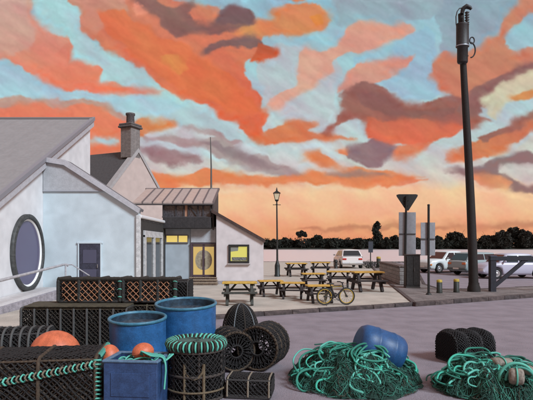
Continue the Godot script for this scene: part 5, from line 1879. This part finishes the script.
func build_foreground() -> void:
	var black := M(0.014, 0.013, 0.013, 0.85)
	var black2 := M(0.028, 0.022, 0.016, 0.9)
	var rust := M(0.10, 0.068, 0.042, 0.85, "patch", 0.3, 0.4)
	var wood := M(0.12, 0.098, 0.062, 0.85, "grain", 0.5, 0.4)
	var orange := M(0.42, 0.20, 0.105, 0.85)
	var teal := M(0.10, 0.44, 0.34, 0.75)
	var pale := M(0.36, 0.47, 0.42, 0.8)
	var iron := M(0.03, 0.03, 0.03, 0.7)

	# long flat creel that carries the upper pair
	var d := 8.9
	var lx0 := at(21, 0, d).x
	var lx1 := at(128, 0, d).x
	var top1 := EYE - (307.0 - HZ) / F * (d + 0.15)
	creel("long flat black creel carrying the pair of orange netted creels", Vector3((lx0 + lx1) * 0.5, 0.002, -d - 0.35), 0.0, {"L": lx1 - lx0, "D": 0.8, "H": top1, "round": 0.05, "hoops": 9, "hr": 0.022, "hoop": M(0.06, 0.06, 0.058, 0.8), "frame": wood, "net": black2, "net2": black, "sp": 0.055, "r": 0.008, "inner": 2})
	var bd := thing("timber_board", "weathered olive brown board lying on the long flat creel", "board", Vector3((lx0 + lx1) * 0.5, top1 + 0.012, -d - 0.3))
	for k in 3:
		var sb := ST()
		box(sb, Vector3(0.02 * k, 0.02, -0.24 + k * 0.25), Vector3(lx1 - lx0 - 0.04 * k, 0.03, 0.235), 0.006)
		part("plank", sb, M(0.115, 0.10, 0.062, 0.85, "grain", 0.5, 0.4), bd)
	# upper pair with orange netting
	var y2 := top1 + 0.05
	var dd := 9.25
	for k in 2:
		var xa := at([57.0, 122.0][k], 0, dd).x
		var xb := at([121.0, 176.0][k], 0, dd).x
		var h := EYE - (279.0 - HZ) / F * dd - y2
		if k == 1:
			# this one stands on a creel hidden behind the tubs
			pass
		var Lh := xb - xa
		var c := creel(["boxy black creel with orange diagonal netting, standing below the slate door", "boxy black creel with orange diagonal netting, standing beside the bar steps"][k], Vector3((xa + xb) * 0.5, y2, -dd - 0.3), 0.0, {"L": Lh, "D": 0.6, "H": h, "round": 0.07, "hoops": 4, "hr": 0.032, "frame": iron, "hoop": M(0.045, 0.045, 0.04, 0.9, "patch", 0.2, 0.5), "net": black, "net2": black2, "sp": 0.05, "r": 0.0075, "inner": 2, "lacing": [[[Vector3(Lh * 0.5 - 0.02, 0.05, 0.3), Vector3(Lh * 0.5 - 0.02, h, 0.3)], 0.035, 0.07, 0.010, 2, 0, teal], [[Vector3(-Lh * 0.5, h - 0.01, 0.27), Vector3(Lh * 0.5, h - 0.01, 0.27)], 0.036, 0.022, 0.011, 1, 0, black2]]})
		var st := ST()
		net_lines(st, func(u, v): return Vector3(-Lh * 0.5 + 0.1 + u, 0.04 + v, 0.315 + 0.012 * sin(u * 9.0 + v * 7.0)), Lh - 0.22, h - 0.09, 0.078, 0.0085)
		part("front_netting", st, orange, c)
	# support creel under the second one
	var sx0 := at(122, 0, dd).x
	var sx1 := at(190, 0, dd).x
	creel("plain black creel under the orange netted creel, behind the tubs", Vector3((sx0 + sx1) * 0.5 + 0.02, 0.002, -dd - 0.32), 0.0, {"L": sx1 - sx0 - 0.03, "D": 0.62, "H": y2 - 0.035, "round": 0.06, "hoops": 4, "frame": wood, "net": black2, "sp": 0.06, "r": 0.008, "inner": 2})
	# creel end beside it, above the tub
	creel("short black creel against the bar steps, right of the orange netted pair", Vector3(at(182, 0, dd).x - 0.01, y2, -dd - 0.32), 0.0, {"L": 0.24, "D": 0.56, "H": EYE - (281.0 - HZ) / F * dd - y2, "round": 0.08, "hoops": 2, "frame": iron, "net": black, "sp": 0.045, "r": 0.008, "inner": 2})

	# ribbed creel at the left
	var p := gp(14, 371)
	creel("ribbed black creel with many hoops beside the pale ramp", Vector3(p.x - 0.12, 0.002, -7.9), 0.18, {"L": 1.15, "D": 0.6, "H": 0.62, "round": 0.22, "hoops": 10, "hr": 0.02, "hoop": M(0.07, 0.072, 0.07, 0.8), "frame": iron, "net": black, "sp": 0.05, "r": 0.008, "inner": 2})
	# big front creel with rope laced edges
	var fl := 1.32
	var fh := 0.575
	var fd := 0.86
	var fc := Vector3(at(44, 0, 6.25).x, 0.002, -6.35)
	creel("large front creel laced with teal rope, an orange buoy behind it", fc, 0.16, {"L": fl, "D": fd, "H": fh, "round": 0.10, "hoops": 3, "hr": 0.024, "frame": rust, "net": black, "net2": M(0.06, 0.042, 0.03, 0.9), "sp": 0.06, "r": 0.0095, "inner": 1, "lacing": [
		[[Vector3(-fl * 0.5, 0.28, fd * 0.5 + 0.015), Vector3(fl * 0.5, 0.50, fd * 0.5 + 0.015)], 0.042, 0.048, 0.012, 2, 0, teal],
		[[Vector3(-fl * 0.5, 0.28, fd * 0.5 + 0.015), Vector3(fl * 0.5, 0.50, fd * 0.5 + 0.015)], 0.038, 0.048, 0.012, 2, 1, M(0.16, 0.13, 0.09, 0.85)],
		[[Vector3(fl * 0.5, 0.05, fd * 0.5 - 0.02), Vector3(fl * 0.5, fh - 0.06, fd * 0.5 - 0.02)], 0.04, 0.05, 0.012, 1, 0, teal],
		[[Vector3(fl * 0.5, fh - 0.02, fd * 0.4), Vector3(fl * 0.5, fh - 0.02, -fd * 0.45)], 0.036, 0.055, 0.011, 1, 0, M(0.07, 0.28, 0.22, 0.8)]]})
	buoy("large orange buoy sitting between the front creel and the flat creel", at(55.5, 353, 7.1), 0.345, Vector3(1.0, 0.9, 0.9), -0.2)
	# something for the large buoy to sit on: a coil of old rope
	var bp := at(55.5, 353, 7.1)
	var coil := thing("rope_coil", "brown coil of old rope under the large orange buoy", "rope", Vector3(bp.x, 0, bp.z))
	var sc := ST()
	var cp := []
	var turns := 7
	var ht: float = max(0.06, bp.y - 0.31 - 0.02)
	for i in turns * 20:
		var a := TAU * i / 20.0
		cp.append(Vector3(cos(a) * (0.24 + 0.02 * sin(i * 0.37)), 0.03 + ht * i / (turns * 20.0), sin(a) * (0.24 + 0.02 * cos(i * 0.29))))
	tube(sc, cp, ht / turns * 0.55, 7)
	part("rope", sc, M(0.09, 0.075, 0.055, 0.9), coil)

	# tubs, propped up at the back on a timber bearer
	tub("blue tub with a scuffed pale rim, right behind the fish box", Vector3(at(143, 0, 7.7).x, 0.004, -7.45), 0.40, 0.87, 0.085)
	tub("larger blue tub standing nearest the bar steps", Vector3(at(190, 0, 8.5).x, 0.004, -8.15), 0.47, 1.0, 0.085)
	for e in [[143, 7.7, -7.45, 0.40, "square timber bearer propping the tub behind the fish box"], [190, 8.5, -8.15, 0.47, "square timber bearer propping the larger blue tub"]]:
		var tb := thing("timber_bearer", e[4], "timber", Vector3(at(e[0], 0, e[1]).x, 0, e[2] - e[3] * 0.72))
		var sb := ST()
		box(sb, Vector3(0, e[3] * 0.72 * 0.0425, 0), Vector3(0.62, e[3] * 0.72 * 0.085, 0.06), 0.006)
		part("beam", sb, wood, tb)

	# fish box with floats and teal rope
	var bc := Vector3(at(136.5, 0, 6.1).x, 0.002, -6.15)
	var fb := thing("fish_box", "blue plastic fish box holding a float and teal rope", "box", bc, -0.10)
	var bw := 0.64
	var bdp := 0.5
	var bh := 0.545
	var bl := M(0.034, 0.08, 0.20, 0.5, "mottle", 0.5, 0.25)
	var lip := M(0.13, 0.235, 0.36, 0.5, "mottle", 0.3)
	for s in [-1.0, 1.0]:
		var st := ST()
		box(st, Vector3(0, bh * 0.5, s * (bdp * 0.5 - 0.015)), Vector3(bw, bh, 0.03), 0.008)
		var sd := part("side_panel", st, bl, fb)
		st = ST()
		box(st, Vector3(0, bh * 0.52, s * (bdp * 0.5 + 0.004)), Vector3(bw * 0.72, bh * 0.5, 0.014), 0.006)
		part("rib_panel", st, bl, sd)
		st = ST()
		box(st, Vector3(s * (bw * 0.5 - 0.015), bh * 0.5, 0), Vector3(0.03, bh - 0.004, bdp - 0.06), 0.008)
		part("end_panel", st, bl, fb)
		st = ST()
		box(st, Vector3(0, bh + 0.008, s * (bdp * 0.5 - 0.012)), Vector3(bw + 0.03, 0.03, 0.055), 0.01)
		part("lip", st, lip, fb)
		st = ST()
		box(st, Vector3(s * (bw * 0.5 - 0.012), bh + 0.007, 0), Vector3(0.055, 0.03, bdp - 0.075), 0.01)
		part("lip", st, lip, fb)
	var st := ST()
	box(st, Vector3(0, 0.02, 0), Vector3(bw - 0.06, 0.03, bdp - 0.06), 0.0)
	part("floor", st, bl, fb)
	# rope in the box
	var rp := thing("rope_bundle", "tangle of teal rope spilling over the fish box rim", "rope", Vector3(bc.x, bh - 0.16, bc.z))
	var rr := RandomNumberGenerator.new()
	rr.seed = 21
	for k in 16:
		st = ST()
		var pts := []
		var c0 := Vector3(rr.randf_range(-0.18, 0.2), rr.randf_range(0.02, 0.12), rr.randf_range(-0.14, 0.12))
		var ra := rr.randf_range(0.05, 0.13)
		for i in 16:
			var a := 5.2 * i / 15.0 + k
			pts.append(c0 + Vector3(cos(a) * ra * 1.3, 0.03 * sin(a * 2.0 + k) + 0.04, sin(a) * ra * 0.8))
		tube(st, pts, 0.010, 6)
		part("strand", st, [teal, M(0.05, 0.25, 0.21, 0.8), M(0.03, 0.15, 0.14, 0.8)][k % 3], rp)
	for k in 5:
		st = ST()
		var z := 0.06 + 0.05 * k
		var pts := [Vector3(-0.05 + 0.03 * k, 0.17, 0.0), Vector3(0.08, 0.225 + 0.01 * k, 0.02 + 0.03 * k), Vector3(0.2, 0.215, 0.05 + 0.025 * k), Vector3(0.315, 0.205, 0.08 + 0.02 * k), Vector3(0.36, 0.16, 0.1 + 0.02 * k), Vector3(0.352 + 0.006 * k, 0.05, 0.11 + 0.02 * k), Vector3(0.36, -0.04 - 0.03 * k, 0.12 + 0.02 * k)]
		if k < 3:
			pts = pts.slice(0, 5)
			pts.append(Vector3(0.40 + 0.02 * k, 0.22, 0.06))
		var cv := Curve3D.new()
		for i in pts.size():
			var tg: Vector3 = (pts[min(i + 1, pts.size() - 1)] - pts[max(i - 1, 0)]) * 0.18
			cv.add_point(pts[i], -tg, tg)
		var smooth := []
		for q in cv.tessellate(3, 6):
			smooth.append(q)
		tube(st, smooth, 0.011, 6)
		part("strand", st, [teal, M(0.05, 0.27, 0.24, 0.8)][k % 2], rp)
	buoy("small orange float lying in the fish box", Vector3(at(141.5, 0, 6.15).x, bh + 0.06, -6.22), 0.125, Vector3(1.05, 0.85, 1.0), 0.2)
	# float leaning left of the box, hung on the post of a dan buoy
	buoy("orange float wedged between the front creel and fish box", Vector3(at(110.5, 0, 6.55).x, EYE - (356.5 - HZ) / F * 6.55, -6.55), 0.135, Vector3(0.92, 1.15, 1.0), 0.25)
	var keg := thing("float_stack", "dull brown float keg under the wedged orange float", "float", Vector3(at(110.5, 0, 6.55).x, 0, -6.55))
	st = ST()
	var kh := EYE - (356.5 - HZ) / F * 6.55 - 0.15
	lathe(st, [Vector2(0, 0), Vector2(0.1, 0), Vector2(0.125, 0.05), Vector2(0.13, kh * 0.5), Vector2(0.125, kh - 0.05), Vector2(0.1, kh - 0.005), Vector2(0, kh - 0.005)], 20)
	part("keg", st, M(0.09, 0.07, 0.055, 0.8, "patch", 0.4), keg)
	st = ST()
	lathe(st, [Vector2(0.128, kh * 0.45), Vector2(0.14, kh * 0.47), Vector2(0.14, kh * 0.53), Vector2(0.128, kh * 0.55)], 20)
	part("band", st, black2, keg)

	# tall round creel with a rope wound rim
	var rc := Vector3(at(196.5, 0, 6.45).x, 0.002, -6.45)
	var R := 0.355
	var hh := 0.62
	var dc := drum_creel("upright round creel with a rope wound rim and brown arched door", rc, 0.0, R, hh, true, black, M(0.05, 0.04, 0.034, 0.85), 0.05, 0.0075)
	var rim := []
	for i in 33:
		var a := TAU * i / 32.0
		rim.append(Vector3(cos(a) * (R - 0.03), hh + 0.045, sin(a) * (R - 0.03)))
	st = ST()
	tube(st, rim.slice(0, 32), 0.048, 10, false, true)
	var rm := part("rim", st, M(0.025, 0.028, 0.025, 0.9), dc)
	for k in 2:
		st = ST()
		wind(st, rim, 0.058, 0.036, 0.014, 2, k)
		part("lacing", st, [teal, black2][k], rm)
	st = ST()
	for i in 14:
		var a := TAU * i / 14.0
		tube(st, [Vector3(cos(a) * (R - 0.02), hh + 0.06, sin(a) * (R - 0.02)), Vector3(cos(a + 0.5) * R * 0.5, hh + 0.075, sin(a + 0.5) * R * 0.5), Vector3(cos(a + 1.4) * R * 0.15, hh + 0.07, sin(a + 1.4) * R * 0.15)], 0.013, 5)
	part("lid_rope", st, M(0.06, 0.10, 0.085, 0.85), rm)
	var tan_ := M(0.21, 0.16, 0.095, 0.8, "grain", 0.4, 0.3)
	st = ST()
	var zf := R + 0.02
	for x in [-0.10, 0.13]:
		tube(st, [Vector3(x, 0.0, zf - 0.05), Vector3(x, 0.47, zf - 0.05)], 0.019, 8)
	tube(st, [Vector3(-0.10, 0.47, zf - 0.05), Vector3(-0.09, 0.38, zf - 0.045), Vector3(-0.04, 0.31, zf - 0.04), Vector3(0.015, 0.29, zf - 0.035), Vector3(0.07, 0.31, zf - 0.04), Vector3(0.12, 0.38, zf - 0.045), Vector3(0.13, 0.47, zf - 0.05)], 0.016, 8)
	part("door_frame", st, tan_, dc)
	st = ST()
	tube(st, ring_pts(Vector3(0, 0.13, 0), Vector3(R + 0.008, 0, 0), Vector3(0, 0, R + 0.008), 40), 0.013, 7, false, true)
	part("hoop", st, tan_, dc)

	# heap of black creels, right of the tubs
	drum_creel("black drum creel lying end-on, beside the grey road", Vector3(at(263.5, 0, 7.8).x, 0.012, -7.95), -0.35, 0.335, 0.6, false, black, rust, 0.042, 0.0085)
	drum_creel("black drum creel wedged between the larger tub and another drum creel", Vector3(at(231, 0, 7.9).x, 0.012, -7.9), 0.35, 0.30, 0.6, false, black, rust, 0.042, 0.0085)
	# domed creel behind
	var dm := thing("domed_creel", "black domed creel with bleached hoops in front of the greenish table", "creel", gp(240.5, 344), 0.0, "creels on the quay")
	var DR := 0.36
	var dh: float = EYE - (303.0 - HZ) / F * -dm.position.z
	for k in 5:
		st = ST()
		var a := PI * k / 5.0
		var pts := []
		for i in 15:
			var u := PI * i / 14.0
			pts.append(Vector3(cos(a) * cos(u) * DR, 0.02 + pow(sin(u), 0.75) * (dh - 0.03), sin(a) * cos(u) * DR))
		tube(st, pts, 0.013, 6)
		part("hoop", st, M(0.13, 0.15, 0.16, 0.7) if k in [1, 3] else black2, dm)
	for layer in 3:
		st = ST()
		var kk := 1.0 - 0.1 * layer
		net_lines(st, func(u, v): return Vector3(cos(u / DR) * DR * cos(v) * kk, 0.02 + pow(sin(v), 0.75) * (dh - 0.03) * kk, sin(u / DR) * DR * cos(v) * kk), TAU * DR, PI * 0.49, 0.06, 0.008)
		part("netting", st, black, dm)
	st = ST()
	tube(st, ring_pts(Vector3(0, 0.02, 0), Vector3(DR, 0, 0), Vector3(0, 0, DR), 30), 0.02, 7, false, true)
	part("base_ring", st, iron, dm)
	# small low creel in front
	creel("small low black creel with a pale brown frame, in front of the drum creels", Vector3(at(250, 0, 6.35).x, 0.002, -6.5), -0.12, {"L": 0.56, "D": 0.42, "H": 0.25, "round": 0.09, "hoops": 3, "hr": 0.013, "hoop": M(0.19, 0.16, 0.12, 0.8), "frame": iron, "net": black, "sp": 0.042, "r": 0.007, "inner": 2})

	# nets
	var h1: Callable = rope_heap("net_heap", "spread heap of green fishing net with a blue drum on it", Vector3(at(356, 0, 7.0).x, 0.004, -7.15), 0.86, 0.86, 0.42, 8, 650, 84)
	rope_heap("net_heap", "mounded heap of green fishing net in front of the black triple creel", Vector3(at(490, 0, 6.7).x, 0.004, -6.75), 0.68, 0.66, 0.40, 15, 550, 60)
	# blue drum lying on the first heap
	var a := at(362.5, 342.0, 7.12)
	var b := at(395.5, 353.5, 7.18)
	var dr := thing("blue_drum", "rounded blue plastic drum lying tilted on the green net", "drum", (a + b) * 0.5 - Vector3(0, 0.22, 0))
	var ax := (b - a).normalized()
	var Ld := a.distance_to(b) + 0.16
	var u := ax.cross(Vector3.BACK).normalized()
	var xf := Transform3D(Basis(u, ax, u.cross(ax)), Vector3(0, 0.22, 0) - ax * Ld * 0.5)
	var Rd := 0.262
	st = ST()
	lathe(st, [Vector2(0, 0.02), Vector2(Rd * 0.6, 0.0), Vector2(Rd * 0.82, 0.02), Vector2(Rd * 0.96, 0.08), Vector2(Rd, 0.16), Vector2(Rd * 1.0, Ld * 0.32), Vector2(Rd * 1.025, Ld * 0.34), Vector2(Rd * 1.025, Ld * 0.37), Vector2(Rd * 1.0, Ld * 0.39), Vector2(Rd * 1.0, Ld * 0.68), Vector2(Rd * 1.025, Ld * 0.70), Vector2(Rd * 1.025, Ld * 0.73), Vector2(Rd, Ld * 0.75), Vector2(Rd * 0.985, Ld - 0.11), Vector2(Rd * 0.93, Ld - 0.045), Vector2(Rd * 0.82, Ld - 0.008), Vector2(Rd * 0.7, Ld)], 44, xf)
	part("body", st, M(0.018, 0.10, 0.27, 0.48, "mottle", 0.6, 0.25), dr)
	st = ST()
	lathe(st, [Vector2(Rd * 0.71, Ld - 0.004), Vector2(Rd * 0.7, Ld + 0.008), Vector2(Rd * 0.64, Ld + 0.008), Vector2(Rd * 0.6, Ld - 0.012), Vector2(0, Ld - 0.012)], 44, xf)
	part("end_rim", st, M(0.045, 0.19, 0.30, 0.42, "mottle", 0.5), dr)
	st = ST()
	lathe(st, [Vector2(0.035, Ld - 0.02), Vector2(0.035, Ld + 0.008), Vector2(0, Ld + 0.008)], 14, Transform3D(xf.basis, xf.origin + xf.basis * Vector3(Rd * 0.4, 0, 0)))
	part("bung", st, M(0.02, 0.06, 0.14, 0.5), dr)

	# black triple creel behind the second heap
	var tc := gp(472, 364)
	creel("black triple humped creel beside the mounded green net", Vector3(tc.x, 0.002, tc.z - 0.28), 0.3, {"L": 0.76, "D": 0.54, "H": 0.47, "round": 0.2, "hoops": 4, "hr": 0.012, "bulge": 0.15, "frame": iron, "net": M(0.010, 0.0105, 0.012, 0.8), "net2": M(0.007, 0.007, 0.008, 0.9), "sp": 0.032, "r": 0.008, "inner": 4})
	# pale floats
	var pf := M(0.40, 0.35, 0.29, 0.75, "patch", 0.25, 0.3)
	for e in [[501, 362, 6.6, 0.13, 0.06, 0.10, 0.2, "flat pale cork float lying against the mounded net"], [516.5, 376.5, 6.2, 0.085, 0.10, 0.08, -0.3, "upright pale cork float on the mounded net"], [531, 370, 6.4, 0.09, 0.06, 0.08, 0.4, "small pale cork float looped with teal rope"]]:
		var c := at(e[0], e[1], e[2])
		var fl2 := thing("cork_float", e[7], "float", c - Vector3(0, e[4], 0), e[6])
		st = ST()
		lathe(st, [Vector2(0, -1), Vector2(0.55, -1), Vector2(0.8, -0.93), Vector2(0.95, -0.75), Vector2(1, -0.5), Vector2(0.97, 0), Vector2(1, 0.5), Vector2(0.95, 0.75), Vector2(0.8, 0.93), Vector2(0.55, 1), Vector2(0, 1)], 20, Transform3D(Basis(Vector3(0, e[4], 0), Vector3(e[3], 0, 0), Vector3(0, 0, e[5])), Vector3(0, e[4], 0)))
		part("block", st, pf, fl2)
		st = ST()
		tube(st, ring_pts(Vector3(0, e[4], 0), Vector3(0, e[4] + 0.006, 0), Vector3(0, 0, e[5] + 0.006), 14), 0.01, 6, false, true)
		part("cord", st, teal, fl2)
	var lp := thing("rope_loop", "thick teal rope loop arching over the pale cork floats", "rope", at(517, 378, 6.25))
	st = ST()
	var arc := ring_pts(Vector3(0, -0.02, 0), Vector3(0.19, 0, 0.05), Vector3(0, 0.2, 0.0), 20, -0.3, PI + 0.25)
	tube(st, arc, 0.02, 8)
	part("strand", st, teal, lp)
	st = ST()
	arc = ring_pts(Vector3(0.02, -0.03, 0.05), Vector3(0.15, 0, 0.06), Vector3(0, 0.17, 0.0), 20, 0.0, PI)
	tube(st, arc, 0.016, 8)
	part("strand", st, M(0.06, 0.30, 0.24, 0.75), lp)

func _ready() -> void:
	rng.seed = 7
	# camera: level, with the lens shifted up so that verticals stay vertical
	var cam := Camera3D.new()
	cam.name = "camera"
	cam.near = 0.1
	cam.far = 8000.0
	var size := 2.0 * cam.near * (200.0 / F)
	cam.set_frustum(size, Vector2(0.0, size * (HZ - 200.0) / 400.0), cam.near, cam.far)
	cam.position = Vector3(0, EYE, 0)
	add_child(cam)
	cam.current = true
	# sky and exposure
	var env := Environment.new()
	env.background_mode = Environment.BG_SKY
	var sky := Sky.new()
	var pm := PanoramaSkyMaterial.new()
	pm.panorama = make_sky()
	sky.sky_material = pm
	env.sky = sky
	env.background_energy_multiplier = 0.4
	env.tonemap_mode = Environment.TONE_MAPPER_LINEAR
	env.tonemap_exposure = 2.5
	env.sdfgi_enabled = true
	env.ssao_enabled = true
	env.ssil_enabled = true
	var we := WorldEnvironment.new()
	we.name = "world_environment"
	we.environment = env
	add_child(we)
	# soft low light from the right, behind the viewer
	var sun := DirectionalLight3D.new()
	sun.name = "sun"
	sun.light_energy = 0.5
	sun.light_angular_distance = 15.0
	sun.light_color = Color(0.90, 0.955, 1.0)
	sun.shadow_enabled = true
	add_child(sun)
	sun.look_at_from_position(Vector3(7.5, 7.8, 7.5), Vector3.ZERO)

	setup_textures()
	build_ground()
	build_hall()
	build_wing()
	build_cottage()
	build_bar()
	build_trees()
	build_cars()
	build_signs()
	build_pole()
	build_barrier()
	build_lamp()
	build_bollards()
	build_tables()
	build_bicycle()
	build_foreground()
